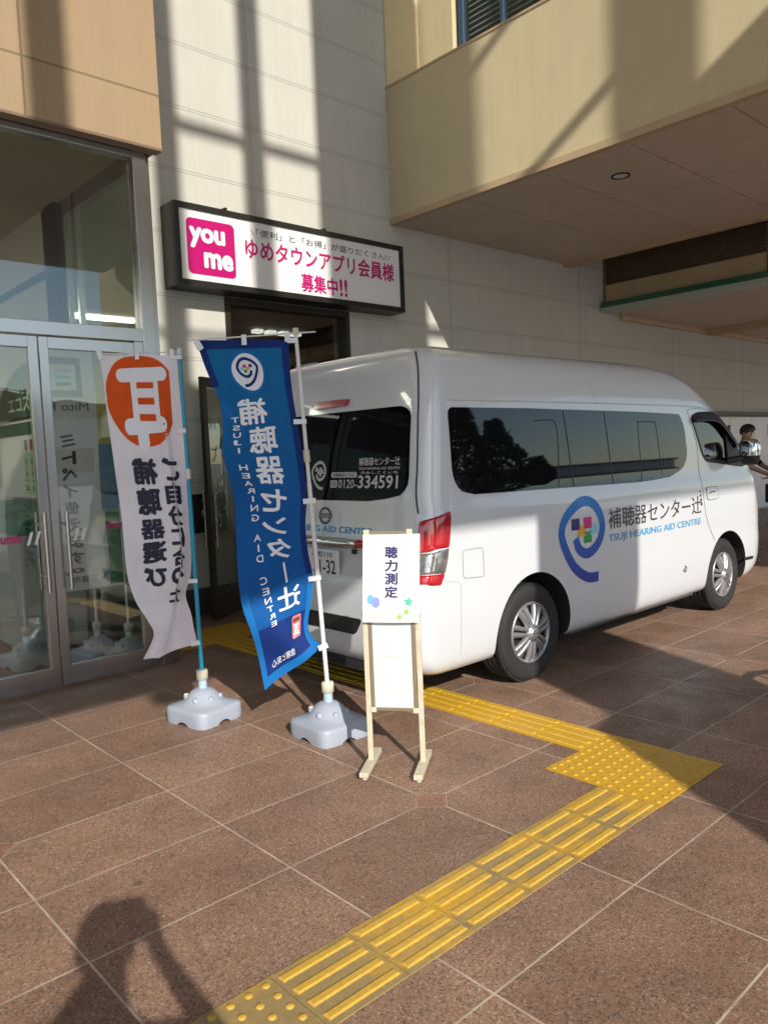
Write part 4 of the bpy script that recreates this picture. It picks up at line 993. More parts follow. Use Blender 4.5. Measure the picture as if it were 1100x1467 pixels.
bsh = lambda d: (lambda x, y: bfn(x, 1-y, d))                   # sheet x: 0..1 across, y: 1 at the top
def fan(mb, loop, c, fn): mb.add([fn(*c)]+[fn(*p) for p in loop], [(0, i+1, (i+1) % len(loop)+1) for i in range(len(loop))])
def disc_(mb, cx, cy, rx, ry, fn): mb.grid([[fn(cx+rx*k/5*math.cos(a), cy+ry*k/5*math.sin(a)) for a in [2*math.pi*j/40 for j in range(41)]] for k in range(6)])
b = MB(); disc_(b, .42, .882, .205, .082, bsh(.0025)); P(b, 'print', M['cloth_mid'], cl)
b = MB(); disc_(b, .42, .882, .170, .068, bsh(.004)); P(b, 'print', M['white_print'], cl)
b = MB(); V, F = stroke(EARM, .062); b.add([bsh(.0055)(.555-.43*u, .829+.178*v) for u, v in V], F); P(b, 'print', M['cloth_navy'], cl)
for u, v, c in SQ:
    b = MB(); cx_, cy_ = .555-.43*.6*u, .829+.178*.378*v; b.add([bsh(.006)(cx_+dx, cy_+dy) for dx, dy in ((-.018, -.0062), (.018, -.0062), (.018, .0062), (-.018, .0062))], [(0, 1, 2, 3)]); P(b, 'square', M['p_'+c], cl)
t = MB()
for c, s_, ta, tb in (('補', .37, .212, .288), ('聴', .455, .296, .374), ('器', .475, .383, .455), ('セ', .475, .472, .533), ('ン', .48, .548, .59), ('タ', .53, .600, .648), ('ー', .56, .656, .704), ('辻', .57, .712, .775)):
    w2 = .014 if c == 'ー' else .165
    put(t, text_fit(c, s_+w2, s_-w2, 1-tb, 1-ta, .022, .12), bsh(.004))
P(t, 'lettering', M['white_print'], cl)
t = MB(); word = 'TSUJI HEARING AID CENTRE'
for i, c in enumerate(word):
    if c == ' ': continue
    k = i/(len(word)-1); ta = .262+.53*k; s_ = .165+.15*k; w2 = .009 if c == 'I' else .038
    put(t, text_fit(c, s_+w2, s_-w2, 1-ta-.0155, 1-ta, .015, .25), bsh(.004))
P(t, 'lettering', M['white_print'], cl)
b = MB(); b.add([bsh(.003)(*p) for p in ((.14, .77), (.02, .80), (.05, .745), (.15, .725))], [(0, 1, 2, 3)]); P(b, 'print', M['cloth_mid'], cl)
b = MB(); V_ = [(x*.17+.60, y*.080+.115) for x, y in rrect(0, 1, 0, 1, .15)]; fan(b, V_, (.685, .155), bsh(.0045)); P(b, 'print', M['p_salmon'], cl)
t = MB(); put(t, text_fit('補聴器', .755, .615, .172, .188, .01), bsh(.007)); P(t, 'lettering', M['black_ink'], cl)
t = MB(); put(t, text_fit('耳', .745, .625, .120, .165, .02), bsh(.007)); P(t, 'lettering', M['white_print'], cl)
t = MB(); put(t, text_fit('信頼と安心', .60, .20, .060, .088, .01), bsh(.004)); P(t, 'lettering', M['white_print'], cl)
ptop = at_plane(423, 471, (B2[0], B2[1], 0), NB); pbot = Vector((B2[0], B2[1], .26))
P(MB().tube([pbot, pbot.lerp(ptop, .58)], .0125, 14), 'pole', M['white_plastic']); P(MB().tube([pbot.lerp(ptop, .58), ptop], .0105, 14), 'pole', M['white_plastic'])
pj = pbot.lerp(ptop, .655); pd = (ptop-pbot).normalized(); P(MB().tube([pj-pd*.035, pj-pd*.03, pj+pd*.03, pj+pd*.035], [.012, .018, .018, .012], 14), 'pole_joint', M['cream'])
P(MB().tube([ptop-pd*.03, ptop+pd*.004], .016, 14), 'pole_cap', M['cream'])
P(MB().tube([at_plane(270, 487.5, (B2[0], B2[1], 0), NB), at_plane(452, 475, (B2[0], B2[1], 0), NB)], .0045, 8), 'crossbar', M['white_plastic'])
ties(P, [(285, 495, B2, .035, .055, .5), (350, 487, B2, .026, .055, 0), (412, 483, B2, .03, .05, 0), (419, 488, B2, .055, .026, 0), (430, 604, B2, .07, .026, 0), (443.5, 717.5, B2, .07, .028, .05), (451, 828, B2, .07, .028, .12), (463, 926, B2, .055, .03, .35)])

# --- white banner
B1 = (2.265, 4.17)
wf_ = thing('white_banner', 'white vertical banner with orange disc and black lettering on a turquoise pole', 'banner', (2.265, 4.17, 0)); P = W(wf_)
Lw = [(142, 509), (148, 545), (153, 590), (160, 640), (167, 690), (174, 740), (178, 785), (183, 828), (195, 863), (212, 890), (220, 911), (205, 945)]
Cw = [(227, 509), (230, 545), (234, 590), (240, 640), (246, 690), (252, 735), (258, 775), (257, 815), (251, 852), (245, 885), (238, 915), (229, 942)]
Rw = [(253, 509), (256, 545), (260, 590), (264, 640), (268, 690), (272, 735), (274, 778), (273, 822), (266, 852), (274, 880), (278, 903), (283, 922)]
ctrl = []
for i, (l, c, r_) in enumerate(zip(Lw, Cw, Rw)):
    k = min(1, max(0, (i-1)/4)); k2 = max(0, (i-7)/4)
    m1 = (l[0]*.66+c[0]*.34, l[1]*.66+c[1]*.34, .02*math.sin(i*.8)); m2 = (l[0]*.3+c[0]*.7, l[1]*.3+c[1]*.7, -.015-.03*k)
    bk = (c[0]*.55+r_[0]*.45-4*k, c[1]*.5+r_[1]*.5, .05*k)
    row = [(l[0]+(c[0]-l[0])*j/7, l[1]+(c[1]-l[1])*j/7, .025*math.sin(i*.8)*math.sin(math.pi*j/7)-.05*k*(j/7)**2+(.03*math.sin(i*.7)-.10*k2)*(1-j/7)) for j in range(8)]
    ctrl.append(row+[bk, (r_[0], r_[1], .005)])
wfn = banner_fn(B1, ctrl, lambda s, t: .006*math.sin(13*t+6*s)*math.sin(math.pi*s)+.003*math.sin(37*t-11*s)*math.sin(math.pi*s))
cl = P(cloth(MB(), wfn, 0, 1, 0, 1, 40, 90, 0), 'cloth', M['cloth_white'])
wsh = lambda d: (lambda x, y: wfn(x, 1-y, d))
def sq_clip(poly, a=0.0, c=1.0): return [(min(max(x, a), c), y) for x, y in poly]
b = MB(); rows_ = []
for k in range(37):                                             # orange disc, cut by the cloth edges
    yy = -1+2*k/36; hw = math.sqrt(max(1-yy*yy, 0)); xa, xb = max(.50-.48*hw, .03), min(.50+.48*hw, .90)
    rows_.append([wsh(.0018)(xa+(xb-xa)*j/24, .862+yy*.137) for j in range(25)])
b.grid(rows_); P(b, 'print', M['orange'], cl)
def bar(mb, x0, y0, x1, y1, wd, fn, n_=14, cap=True):
    pts = [(x0+(x1-x0)*k/n_, y0+(y1-y0)*k/n_) for k in range(n_+1)]
    asp = .31
    L_ = []
    dx, dy = (x1-x0), (y1-y0)/asp; l_ = math.hypot(dx, dy); nx, ny = -dy/l_*wd/2, dx/l_*wd/2*asp
    mb.add([fn(x+nx, y+ny) for x, y in pts]+[fn(x-nx, y-ny) for x, y in pts], [(i, i+1, n_+1+i+1, n_+1+i) for i in range(n_)])
    for (x, y) in ((x0, y0), (x1, y1)):
        mb.add([fn(x, y)]+[fn(x+wd/2*math.cos(a), y+wd/2*asp*math.sin(a)) for a in [k*math.pi/6 for k in range(12)]], [(0, i+1, (i+1) % 12+1) for i in range(12)])
b = MB(); e = wsh(.006)
bar(b, .25, .925, .80, .930, .14, e); bar(b, .30, .778, .735, .786, .14, e); bar(b, .47, .79, .47, .735, .15, e)
b.grid([[e(.37+.37*i/10, .785+.14*j/12) for i in range(11)] for j in range(13)]); P(b, 'print', M['white_print'], cl)
b = MB(); e = wsh(.0078)
for y_ in (.894, .848, .803): b.grid([[e(.455+.225*i/8, y_-.0095+.019*j/2) for i in range(9)] for j in range(3)])
P(b, 'print', M['orange'], cl)
t = MB()
for c, ta, tb in (('補', .302, .372), ('聴', .380, .456), ('器', .468, .530), ('選', .538, .603), ('び', .614, .685)): put(t, text_fit(c, .595, .25, 1-tb, 1-ta, .045, .12), wsh(.0035))
P(t, 'lettering', M['ink_cloth'], cl); t = MB()
for i, c in enumerate('ご自分に合った'): put(t, text_fit(c, .93, .67, 1-(.362+.066*i), 1-(.300+.066*i), .04, .12), wsh(.0035))
P(t, 'lettering', M['ink_cloth'], cl)
pt1 = at_plane(257, 503, (B1[0], B1[1], 0), NB); pb1 = Vector((B1[0], B1[1], .26)); pd = (pt1-pb1).normalized()
P(MB().tube([pb1, pb1.lerp(pt1, .6)], .0125, 14), 'pole', M['cyan']); P(MB().tube([pb1.lerp(pt1, .6), pt1], .0105, 14), 'pole', M['cyan'])
P(MB().tube([pt1-pd*.02, pt1+pd*.012, pt1+pd*.02], [.014, .014, .006], 12), 'pole_cap', M['white_plastic'])
pj = pb1.lerp(pt1, .63); P(MB().tube([pj-pd*.03, pj+pd*.03], .016, 12), 'pole_joint', M['white_plastic'])
P(MB().tube([at_plane(140, 507, (B1[0], B1[1], 0), NB), at_plane(256, 504, (B1[0], B1[1], 0), NB)], .0035, 8), 'crossbar', M['white_plastic'])
ties(P, [(144, 508, B1, .03, .06, .3), (197, 509, B1, .024, .05, 0), (247, 507, B1, .024, .055, 0), (255, 512, B1, .05, .024, 0), (261, 617, B1, .05, .024, 0), (277, 832, B1, .055, .026, 0), (280.5, 921, B1, .055, .028, .2)])

# ================================================================== NOTICE STAND
Ls = Vector((2.457, 2.862, 0)); us = Vector((.151, -.207, 0)).normalized(); ns = Vector((-.81, -.59, 0)); UZ = Vector((0, 0, 1))
sp = lambda s, d, z: Ls+us*s+ns*d+UZ*z
sd = thing('notice_stand', 'worn cream metal notice stand with two splayed feet', 'notice stand', Ls.to_tuple()); P = W(sd)
SWD = .262
def sbox(s0, s1, d0, d1, z0, z1): return MB().obox(sp((s0+s1)/2, (d0+d1)/2, (z0+z1)/2), us*(s1-s0)/2, ns*(d1-d0)/2, UZ*(z1-z0)/2)
for s in (0.0, SWD):
    P(sbox(s-.013, s+.013, -.008, .008, .03, .775), 'leg', M['creammetal'], bevel=.004)
    P(MB().obox(sp(s, .01, .026), us*.022, ns*.165, UZ*.013), 'foot', M['creammetal'], bevel=.006)
    P(MB().lathe([(.012, .0), (.012, .014)], sp(s, .15, 0), n=10), 'foot_pad', M['white_plastic'])
    P(MB().lathe([(.0001, .0), (.017, .002), (.017, .012), (.0001, .02)], sp(s, 0, .765), n=14), 'leg_cap', M['cream'])
b = MB()
for s0, s1 in ((.016, .034), (SWD-.034, SWD-.016)): b.obox(sp((s0+s1)/2, .0, .735), us*(s1-s0)/2, ns*.009, UZ*.445)
b.obox(sp(SWD/2, 0, .298), us*(SWD/2-.034), ns*.009, UZ*.008); b.obox(sp(SWD/2, 0, 1.172), us*(SWD/2-.034), ns*.009, UZ*.008); P(b, 'board_frame', mat('bronze_trim', (.36, .29, .20), .35, .5), bevel=.002)
b = MB()
for s in (.025, SWD-.025):
    for z in (.294, 1.176): b.obox(sp(s, .001, z), us*.014, ns*.012, UZ*.012)
P(b, 'corner_clip', M['gold'] if 'gold' in M else M['cream'], bevel=.003)
P(sbox(.034, SWD-.034, -.004, .005, .306, 1.164), 'board', M['panelwhite'])
t = MB(); put(t, text_fit('————————', .075, .19, .560, .563), lambda s, z: sp(s, .0065, z)); P(t, 'faint_print', mat('faint_print', (.5, .5, .48), .6))
ps = thing('paper_notice', 'white paper notice with balloons and stars on the cream stand', 'notice', sp(SWD/2, .03, .738).to_tuple()); P = W(ps)
def ppt(s, z, d=0):                            # the sheet leans slightly and bows
    k = (z-.738)/.428; return sp(s+.006+.018*k, .034-.012*k+.006*math.sin(math.pi*(s+.01)/.28)+d, z)
b = MB(); b.grid([[ppt(-.012+.279*i/16, .738+.428*j/10) for i in range(17)] for j in range(11)]); b.grid([[ppt(-.012+.279*i/16, .738+.428*j/10, -.0012) for i in range(17)] for j in range(11)]); P(b, 'sheet', M['paper'])
t = MB(); yt = 1.108
for c in '聴力測定': put(t, text_fit(c, .098, .162, yt-.058, yt, .03), lambda s, z: ppt(s, z, .0012)); yt -= .064
P(t, 'lettering', M['navy_ink'])
def shape(loop, c, m_, d=.0012): b = MB(); fan(b, loop, c, lambda s, z: ppt(s, z, d)); P(b, 'print', m_)
circ = lambda cx, cz, rx, rz: [(cx+rx*math.cos(a), cz+rz*math.sin(a)) for a in [2*math.pi*k/20 for k in range(20)]]
shape(circ(.028, .850, .017, .024), (.028, .850), M['p_sky']); shape(circ(.055, .836, .020, .027), (.055, .836), M['p_lilac'], .0018)
b = MB(); V, F = stroke([(.056, .81), (.054, .795), (.056, .78)], .0025); b.add([ppt(s, z, .0012) for s, z in V], F); V, F = stroke([(.036, .825), (.034, .812), (.038, .80)], .002); b.add([ppt(s, z, .0012) for s, z in V], F); P(b, 'balloon_string', M['p_lilac'])
def star(cx, cz, r_, rot): return [(cx+(r_ if k % 2 == 0 else r_*.45)*math.sin(rot+k*math.pi/5), cz+(r_ if k % 2 == 0 else r_*.45)*math.cos(rot+k*math.pi/5)) for k in range(10)]
for cx_, cz_, r_, ro, c in ((.215, .838, .028, .1, 'mint'), (.205, .790, .020, .3, 'lime'), (.172, .766, .018, -.2, 'lime')): shape(star(cx_, cz_, r_, ro), (cx_, cz_), M['p_'+c])
t = MB(); put(t, text_fit('Thank you', .015, .105, .757, .772, .002), lambda s, z: ppt(s, z, .0012)); P(t, 'lettering', M['p_gold'])
#SPLIT2

# ================================================================== INSIDE THE VESTIBULE
def flat_print(P, name, m_, x0, x1, z0, z1, y, par=None): return P(MB().box(x0, x1, y-.001, y, z0, z1), name, m_, par)
# recycling corner against the right inner wall, seen through the left pane
rb = thing('recycling_bins', 'grey recycling bins with green lids behind the left door pane', 'recycling bins', (2.25, 7.4, 0)); P = W(rb)
for k in range(3):
    y0 = 6.56+.72*k; P(box(2.02, 2.52, y0, y0+.70, .05, 1.02), 'bin_body', mat('bin_grey', (.36, .37, .36), .4, var=.05), bevel=.02)
    b = MB(); b.add([(2.0, y0, 1.02), (2.54, y0, 1.02), (2.54, y0+.70, 1.02), (2.0, y0+.70, 1.02), (2.05, y0, 1.13), (2.54, y0, 1.24), (2.54, y0+.70, 1.24), (2.05, y0+.70, 1.13)], [(3, 2, 1, 0), (4, 5, 6, 7), (0, 1, 5, 4), (1, 2, 6, 5), (2, 3, 7, 6), (3, 0, 4, 7)])
    P(b, 'lid', M['p_teal'], bevel=.015)
ib = thing('recycling_board', 'printed recycling guide board with green arched header above the bins', 'notice board', (2.56, 7.4, 1.3)); P = W(ib)
P(box(2.55, 2.58, 6.5, 8.7, 1.27, 2.02), 'board', M['board']); Q = lambda y0, y1, z0, z1, m_, nm='print': P(box(2.544, 2.549, y0, y1, z0, z1), nm, m_)
b = MB(); A_ = [(6.5+2.2*k/16, 2.05+.50*math.sin(math.pi*k/16)**.5) for k in range(17)]; b.prism([(8.7, 2.05)]+A_[::-1] if False else A_, lambda y, z: (2.548, y, z), lambda y, z: (2.58, y, z)); P(b, 'header', M['p_darkgreen'])
t = TS(); put(t, text_fit('エコステーション', 8.3, 6.62, 2.10, 2.25, .02), lambda y, z: (2.545, y, z)); put(t, text_fit('みんなの', 7.6, 6.9, 2.30, 2.42, .02), lambda y, z: (2.545, y, z)); P(t, 'lettering', mat('cream_print', (.62, .60, .42), .5))
Q(6.8, 8.7, 1.88, 2.0, M['p_darkgreen']); Q(6.5, 6.79, 1.88, 2.0, M['p_mid_blue'])
for k in range(7): Q(6.86+.16*k, 6.995+.16*k, 1.30, 1.70, M['p_palegreen']); Q(6.90+.16*k, 6.95+.16*k, 1.73, 1.83, M['p_red' if k % 3 else 'p_grey'])
for k in range(7):
    for z in (1.62, 1.50, 1.36): P(box(2.540, 2.5435, 6.905+.16*k, 6.945+.16*k, z-.022, z+.022), 'pictogram', M['p_grey'])
    for z in (1.565, 1.435): P(box(2.540, 2.5435, 6.918+.16*k, 6.932+.16*k, z-.015, z+.015), 'arrow', M['p_red'])
Q(6.54, 6.80, 1.60, 1.84, M['p_paleblue']); Q(6.54, 6.80, 1.30, 1.57, M['p_palepink'])

def pole_flag(x, y, h, label): 
    return base_block(x, y, R(8), label)
for (x, y, lb) in ((2.42, 6.12, 'white water base holding the cashless payment banner behind the glass'), (2.57, 5.87, 'empty white water base nearest the glass inside the vestibule'), (1.97, 6.42, 'white water base in front of the recycling bins')):
    th = base_block(x, y, R(10), lb); P2_ = W(th)
    P2_(MB().tube([(x, y, .28), (x, y, 2.45 if x == 2.42 else (1.25 if x > 2.5 else .6))], .011, 10), 'pole', M['white_plastic'])
pb_ = thing('payment_banner', 'grey and white banner with mirrored black lettering hanging inside the glass', 'banner', (2.3, 6.0, .6)); P = W(pb_)
def mf(x, z, d=0): return (x, 6.0-.06*(x-2.1)+.015*math.sin(5*z+3*x)-d, z)
def mgrid(x0, x1, z0, z1, d, skew=0): return MB().grid([[mf(x0+(x1-x0)*i/8, z0+(z1-z0)*j/12, d) for i in range(9)] for j in range(13)])
cl = P(mgrid(2.02, 2.66, .60, 2.44, 0), 'cloth', M['cloth_white'])
for x0, z0, z1, c in ((2.47, 1.72, 2.44, 'yellow'), (2.47, 1.20, 1.72, 'mid_blue'), (2.49, .62, 1.20, 'leaf')): P(mgrid(x0, 2.66, z0, z1, .003), 'print', M['p_'+c], cl)
b = MB()
for q in ((2.10, 2.37, 2.33, 2.38), (2.10, 2.37, 2.08, 2.13), (2.10, 2.14, 2.13, 2.33), (2.33, 2.37, 2.13, 2.33)): b.grid([[mf(q[0]+(q[1]-q[0])*i/4, q[2]+(q[3]-q[2])*j/4, .004) for i in range(5)] for j in range(5)])
P(b, 'print', M['p_grey'], cl)
for z, c in ((2.28, 'gold'), (2.23, 'sky'), (2.18, 'leaf')): P(mgrid(2.18, 2.29, z-.012, z+.012, .004), 'print', M['p_'+c], cl)
t = MB(); put(t, text_fit('Mito Pay', 2.41, 2.02, 1.96, 2.04, .012), lambda x, z: mf(x, z, .004)); P(t, 'lettering', M['p_grey'], cl)
t = MB()
for i, c in enumerate('ミトペイ使えます。'): put(t, text_fit(c, 2.30, 2.19, 1.70-.128*i if c != '。' else 1.76-.128*i, 1.80-.128*i, .03), lambda x, z: mf(x, z, .004))
P(t, 'lettering', M['black_ink'], cl)
t = MB(); put(t, text_fit('三豊市', 2.40, 2.20, .66, .71, .012), lambda x, z: mf(x, z, .004)); P(t, 'lettering', M['p_grey'], cl)
b = MB(); V, F = stroke(catmull([(2.43, .67), (2.46, .71), (2.49, .71), (2.52, .67)], 4), .02); b.add([mf(x, z, .005) for x, z in V], F); P(b, 'print', M['p_sky'], cl)

# ================================================================== PEOPLE
def skin_body(joints, bones, name, mats):
    # joints: name -> (point, radius, material slot); bones: pairs of names; grown as one continuous surface
    names = list(joints); idx = {n_: i for i, n_ in enumerate(names)}
    me = bpy.data.meshes.new(name); me.from_pydata([joints[n_][0] for n_ in names], [(idx[a], idx[b_]) for a, b_ in bones], [])
    o = bpy.data.objects.new(name, me); COL.objects.link(o); md = o.modifiers.new('skin', 'SKIN'); md.use_smooth_shade = True
    for i, n_ in enumerate(names):
        sv = me.skin_vertices[0].data[i]; r_ = joints[n_][1]; sv.radius = r_ if isinstance(r_, tuple) else (r_, r_); sv.use_root = (n_ == 'pelvis')
    ss = o.modifiers.new('sub', 'SUBSURF'); ss.levels = 2; ss.render_levels = 2
    bpy.context.view_layer.update(); m2 = bpy.data.meshes.new_from_object(o.evaluated_get(bpy.context.evaluated_depsgraph_get()))
    o.modifiers.clear(); o.data = m2
    m2.materials.clear()
    for m_ in mats: m2.materials.append(m_)
    seg = [(Vector(joints[a][0]), Vector(joints[b_][0]), max(joints[a][2], joints[b_][2]) if 0 else joints[b_][2]) for a, b_ in bones]
    for p in m2.polygons:
        c = p.center; best = 9; s_ = 0
        for a, b_, k in seg:
            ab = b_-a; t_ = min(max((c-a).dot(ab)/max(ab.length_squared, 1e-9), 0), 1); d = (c-a-ab*t_).length
            if d < best: best, s_ = d, k
        p.material_index = s_; p.use_smooth = True
    return o
def make_person(root, fwd, head, neck, chest, pelvis, sh, el, wr, hand_dir, knee, foot, mats, hat=None, curl=.5):
    # mats: 0 top, 1 trousers, 2 skin, 3 shoes
    f = Vector((*fwd, 0)).normalized(); rt = Vector((f.y, -f.x, 0)); J = {}; B_ = []
    J['pelvis'] = (pelvis, (.15, .12), 1); J['waist'] = (Vector(pelvis).lerp(Vector(chest), .45), (.14, .105), 0); J['chest'] = (chest, (.165, .115), 0)
    J['neck'] = (neck, .055, 0); J['skull0'] = (Vector(neck).lerp(Vector(head), .45), .060, 2); J['skull'] = (head, (.078, .092), 2); J['crown'] = (Vector(head)+Vector((0, 0, .075)), .06, 2)
    B_ += [('pelvis', 'waist'), ('waist', 'chest'), ('chest', 'neck'), ('neck', 'skull0'), ('skull0', 'skull'), ('skull', 'crown')]
    for i, sd_ in enumerate((-1, 1)):
        n_ = 'lr'[i]
        J['sh'+n_] = (sh[i], .062, 0); J['el'+n_] = (el[i], .045, 0); J['wr'+n_] = (wr[i], .028, 2); hd_ = Vector(hand_dir[i]).normalized()
        J['palm'+n_] = (Vector(wr[i])+hd_*.07, (.034, .018), 2)
        B_ += [('chest', 'sh'+n_), ('sh'+n_, 'el'+n_), ('el'+n_, 'wr'+n_), ('wr'+n_, 'palm'+n_)]
        lat = hd_.cross(Vector((0, 0, 1))) if abs(hd_.z) < .8 else rt; lat.normalize(); cu = hd_.cross(lat)
        for k in range(4):
            q0 = Vector(wr[i])+hd_*.095+lat*(.021*(k-1.5)); L_ = (.060, .072, .068, .052)[k]; q1 = q0+hd_*L_*.55-cu*.006; q2 = q1+(hd_*(1-curl)+cu*-curl).normalized()*L_*.5
            J[f'f{k}a'+n_] = (q0, .0095, 2); J[f'f{k}b'+n_] = (q1, .0085, 2); J[f'f{k}c'+n_] = (q2, .007, 2); B_ += [('palm'+n_, f'f{k}a'+n_), (f'f{k}a'+n_, f'f{k}b'+n_), (f'f{k}b'+n_, f'f{k}c'+n_)]
        q0 = Vector(wr[i])+hd_*.035-lat*.034*sd_; q1 = q0+hd_*.035-lat*.012*sd_; J['ta'+n_] = (q0, .011, 2); J['tb'+n_] = (q1, .009, 2); B_ += [('palm'+n_, 'ta'+n_), ('ta'+n_, 'tb'+n_)]
        J['hip'+n_] = (Vector(pelvis)+rt*sd_*.09-Vector((0, 0, .06)), .092, 1); J['kn'+n_] = (knee[i], .062, 1); J['an'+n_] = (Vector(foot[i])+Vector((0, 0, .09)), .042, 1)
        J['heel'+n_] = (Vector(foot[i])+Vector((0, 0, .045))-f*.03, .042, 3); J['toe'+n_] = (Vector(foot[i])+Vector((0, 0, .035))+f*.16, (.045, .032), 3)
        B_ += [('pelvis', 'hip'+n_), ('hip'+n_, 'kn'+n_), ('kn'+n_, 'an'+n_), ('an'+n_, 'heel'+n_), ('heel'+n_, 'toe'+n_)]
    P = W(root); body_ = skin_body(J, B_, 'body', mats); body_.data.transform(Matrix.Translation(-root.location)); body_.parent = root
    h = Vector(head); hb = MB()
    rows_ = []
    for j in range(13):
        th = math.pi*(.0+.62*j/12)
        rows_.append([h+Vector((0, 0, .035))+(rt*math.cos(a)*.093+f*(math.sin(a)*.108-.012))*math.sin(th)+Vector((0, 0, .118*math.cos(th)+(.05*max(0, math.sin(a)) if j > 7 else 0))) for a in [2*math.pi*k/24 for k in range(25)]])
    hr = P(hb.grid(rows_), 'hair', M['hair'])
    b = MB(); b.grid([[h+f*.088+Vector((0, 0, -.03))+f*(.016*math.sin(math.pi*j/4))+rt*(.012*(i-2)/2*(.4+.15*j))+Vector((0, 0, .035-.0125*j)) for i in range(5)] for j in range(5)]); P(b, 'nose', M['skin'])
    for sd_ in (-1, 1):
        P(MB().lathe([(.0001, -.008), (.011, 0), (.0001, .008)], h+f*.085+rt*.031*sd_+Vector((0, 0, .005)), n=10), 'eye', M['black'])
        P(MB().grid([[h+rt*sd_*(.083+.012*math.sin(math.pi*i/4))+f*(-.02+.03*i/4)+Vector((0, 0, .025-.055*j/4)) for i in range(5)] for j in range(5)]), 'ear', M['skin'])
    b = MB(); b.tube([h+f*.083+rt*-.022+Vector((0, 0, -.052)), h+f*.090+Vector((0, 0, -.054)), h+f*.083+rt*.022+Vector((0, 0, -.052))], .0045, 6); P(b, 'mouth', mat('lips', (.33, .13, .10), .5))
    if hat:
        b = MB(); b.grid([[h+Vector((0, 0, .05))+(rt*math.cos(a)*.104+f*math.sin(a)*.118)*math.sin(math.pi*.5*j/8)+Vector((0, 0, .105*math.cos(math.pi*.5*j/8))) for a in [2*math.pi*k/24 for k in range(25)]] for j in range(9)])
        b.add([h+Vector((0, 0, .052))+rt*x+f*y for x, y in ((-.085, .07), (-.06, .17), (0, .195), (.06, .17), (.085, .07))], [(0, 1, 2, 3, 4)]); P(b, 'cap', hat)
    return body_
V3 = Vector
# two people busy beyond the front of the van
pa = thing('person', 'person in a black cap and black clothes bending behind the van mirror', 'person', (12.12, 5.16, 0))
make_person(pa, (-.2, -1), (12.09, 4.99, 1.63), (12.12, 5.07, 1.48), (12.14, 5.13, 1.30), (12.17, 5.23, .95),
            [(12.32, 5.11, 1.40), (11.94, 5.09, 1.40)], [(12.39, 4.91, 1.15), (11.87, 4.89, 1.15)], [(12.29, 4.71, 1.05), (11.97, 4.66, 1.02)], [(-.4, -1, -.1), (.3, -1, -.1)],
            [(12.27, 5.16, .50), (12.07, 5.16, .50)], [(12.29, 5.26, 0), (12.05, 5.23, 0)], [M['dark_cloth'], M['dark_cloth'], M['skin'], M['black']], hat=M['black'])
pbq = at_z(1112, 800, 0)
pb2 = thing('person', 'person in a black top reaching down at the right edge', 'person', (11.9, 4.15, 0))
make_person(pb2, (-.6, .8), (12.02, 4.10, 1.60), (12.05, 4.08, 1.45), (12.08, 4.05, 1.27), (12.15, 4.0, .93),
            [(11.92, 3.98, 1.36), (12.22, 4.2, 1.36)], [(11.72, 4.12, 1.18), (12.1, 4.42, 1.12)], [(11.66, 4.34, 1.02), (11.9, 4.55, 1.0)], [(.0, 1, -.5), (-.3, 1, -.4)],
            [(12.08, 3.95, .48), (12.25, 4.1, .48)], [(12.12, 3.92, 0), (12.3, 4.1, 0)], [M['dark_cloth'], M['white_cloth'], M['skin'], M['black']])
bg_ = thing('shoulder_bag', 'black bag held by the person at the right edge', 'bag', (11.7, 4.42, .62)); P = W(bg_)
P(box(11.62, 11.78, 4.28, 4.56, .62, .90), 'pouch', M['dark_cloth'], bevel=.03); P(MB().tube([(11.70, 4.32, .89), (11.69, 4.36, .98), (11.68, 4.46, .98), (11.70, 4.52, .89)], .010, 8), 'strap', M['black'])
# the photographer, whose shadow lies in the foreground
ph = thing('person', 'photographer in dark clothes standing behind the camera with raised phone', 'person', (-.26, -.42, 0))
make_person(ph, (.67, .742), (-.175, -.205, 1.565), (-.20, -.265, 1.42), (-.23, -.31, 1.28), (-.27, -.39, .95),
            [(-.37, -.16, 1.385), (-.07, -.44, 1.385)], [(-.36, .02, 1.14), (.155, -.19, 1.15)], [(-.085, -.005, 1.42), (.045, -.085, 1.42)], [(.35, .0, .9), (-.1, .2, .9)],
            [(-.35, -.28, .50), (-.17, -.44, .50)], [(-.38, -.36, 0), (-.18, -.52, 0)], [M['dark_cloth'], M['dark_cloth'], M['skin'], M['black']], curl=.3)
sm = thing('smartphone', 'dark smartphone held upright by the photographer', 'smartphone', (0, 0, 1.41)); P = W(sm)
pc = Vector((0, 0, 1.512))-_f*.014+_rr*.020
P(MB().obox(pc, Vector((_r.x, _r.y, 0))*.037, Vector((_f.x, _f.y, 0)).normalized()*.004, Vector((0, 0, .078))), 'case', M['black'], bevel=.003)
P(MB().obox(pc-_f*.0045, Vector((_r.x, _r.y, 0))*.034, Vector((_f.x, _f.y, 0)).normalized()*.0004, Vector((0, 0, .071))), 'screen', M['glass_dark'])

# ================================================================== HILLS, BUILDING AND ADDED TREES ACROSS THE CAR PARK (seen only as reflections)
random.seed(3)
hb = MB(); rows_ = []
for j in range(7):
    rows_.append([(-320+8*i, -150-16*j+5*math.sin(i*.7), max(-.5, (17+7*math.sin(i*.11+1)+4*math.sin(i*.31)+random.uniform(-1.2, 1.2))*(1 if i < 58 else max(.2, 1-(i-58)*.11))*math.sin(math.pi*min(j, 5)/6.5)-.3)) for i in range(81)])
hb.grid(rows_); tag(hb.build('hills', mat('wooded_hill', (.035, .05, .02), .9, var=.4, vscale=.3, bump=1.0, bscale=.6)), kind='structure')
fb = thing('building', 'long pale building across the car park', 'building', (70, -62, 0)); P = W(fb)
P(box(20, 130, -72, -60, 0, 6.0), 'wall', mat('far_wall', (.55, .53, .5), .8, var=.1)); P(box(19.5, 130.5, -72.5, -59.5, 6.0, 6.4), 'roof', M['stone'])
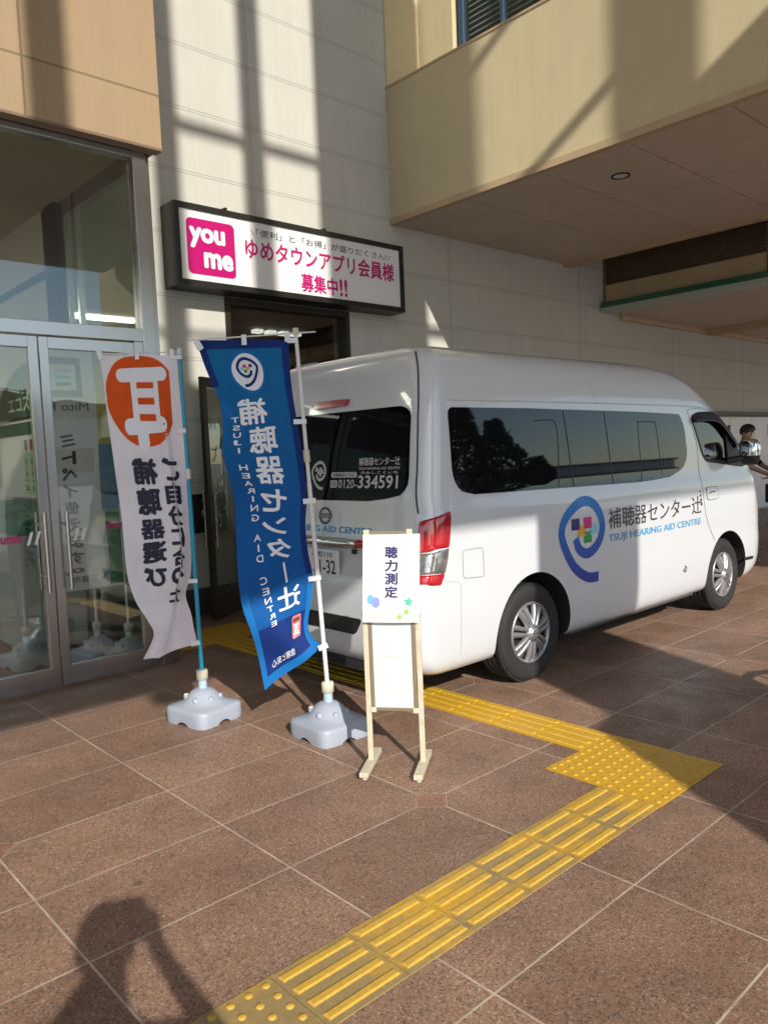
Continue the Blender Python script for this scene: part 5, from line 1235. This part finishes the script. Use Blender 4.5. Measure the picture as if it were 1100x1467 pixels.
for k in range(12): P(box(24+8.8*k, 30+8.8*k, -60.0, -59.95, 1.0, 3.2), 'window', M['glass_dark'])

random.seed(11)
def evergreen(x, y, h, r_, label):  # trees added out of view as dark shapes for the van glass to reflect
    th = thing('added_tree', label, 'added_tree', (x, y, 0), 'added evergreens reflected in the van glass'); P = W(th)
    tr = MB().tube([(x, y, 0), (x+.03, y, h*.4), (x, y+.03, h*.8)], [.09, .07, .03], 8)
    for k in range(7): a = k*2.4; tr.tube([(x, y, h*(.25+.08*k)), (x+r_*.6*math.cos(a), y+r_*.6*math.sin(a), h*(.4+.08*k))], [.03, .012], 6)
    P(tr, 'trunk', M['brown']); b = MB()
    for k in range(3600):
        z = random.random(); rr = r_*(1-.75*max(0, z-.35)/.65)*(.55+.5*random.random())*(.85+.25*math.sin(5*z+3*x)); a = random.random()*2*math.pi
        c = Vector((x+rr*math.cos(a), y+rr*math.sin(a), .25+(h-.25)*z)); u = Vector((random.gauss(0, 1), random.gauss(0, 1), random.gauss(0, 1))).normalized()*.09; v = u.orthogonal().normalized()*.045
        b.add([c-u, c+v, c+u, c-v], [(0, 1, 2, 3)])
    P(b, 'crown', mat('evergreen_leaf', (.035, .06, .022), .6, var=.4, vscale=2))
for x, y, h, r_ in ((11.6, -7.2, 5.6, 1.5), (13.4, -7.6, 5.2, 1.5), (15.2, -7.2, 4.8, 1.4), (16.9, -7.4, 4.2, 1.3), (18.6, -7.4, 2.6, 1.0)): evergreen(x, y, h, r_, 'added evergreen, out of view, that darkens the van glass reflection')

gr = thing('guard_rail', 'steel hoop guard rail beside the driveway', 'guard rail', (4.7, .62, 0)); P = W(gr)
gd = Vector((.86, -.5, 0)); g0 = Vector((4.45, .76, 0))
hp_ = [g0, g0+UZ*.72, g0+gd*.05+UZ*.82, g0+gd*.15+UZ*.86, g0+gd*1.2+UZ*.86, g0+gd*1.3+UZ*.82, g0+gd*1.35+UZ*.72, g0+gd*1.35]
P(MB().tube(hp_, .022, 10), 'hoop', M['steel']); P(MB().tube([g0+UZ*.35, g0+gd*1.35+UZ*.35], .016, 8), 'lower_bar', M['steel'])
for k in range(1, 9): P(MB().tube([g0+gd*.15*k+UZ*.35, g0+gd*.15*k+UZ*.85], .010, 6), 'bar', M['steel'])
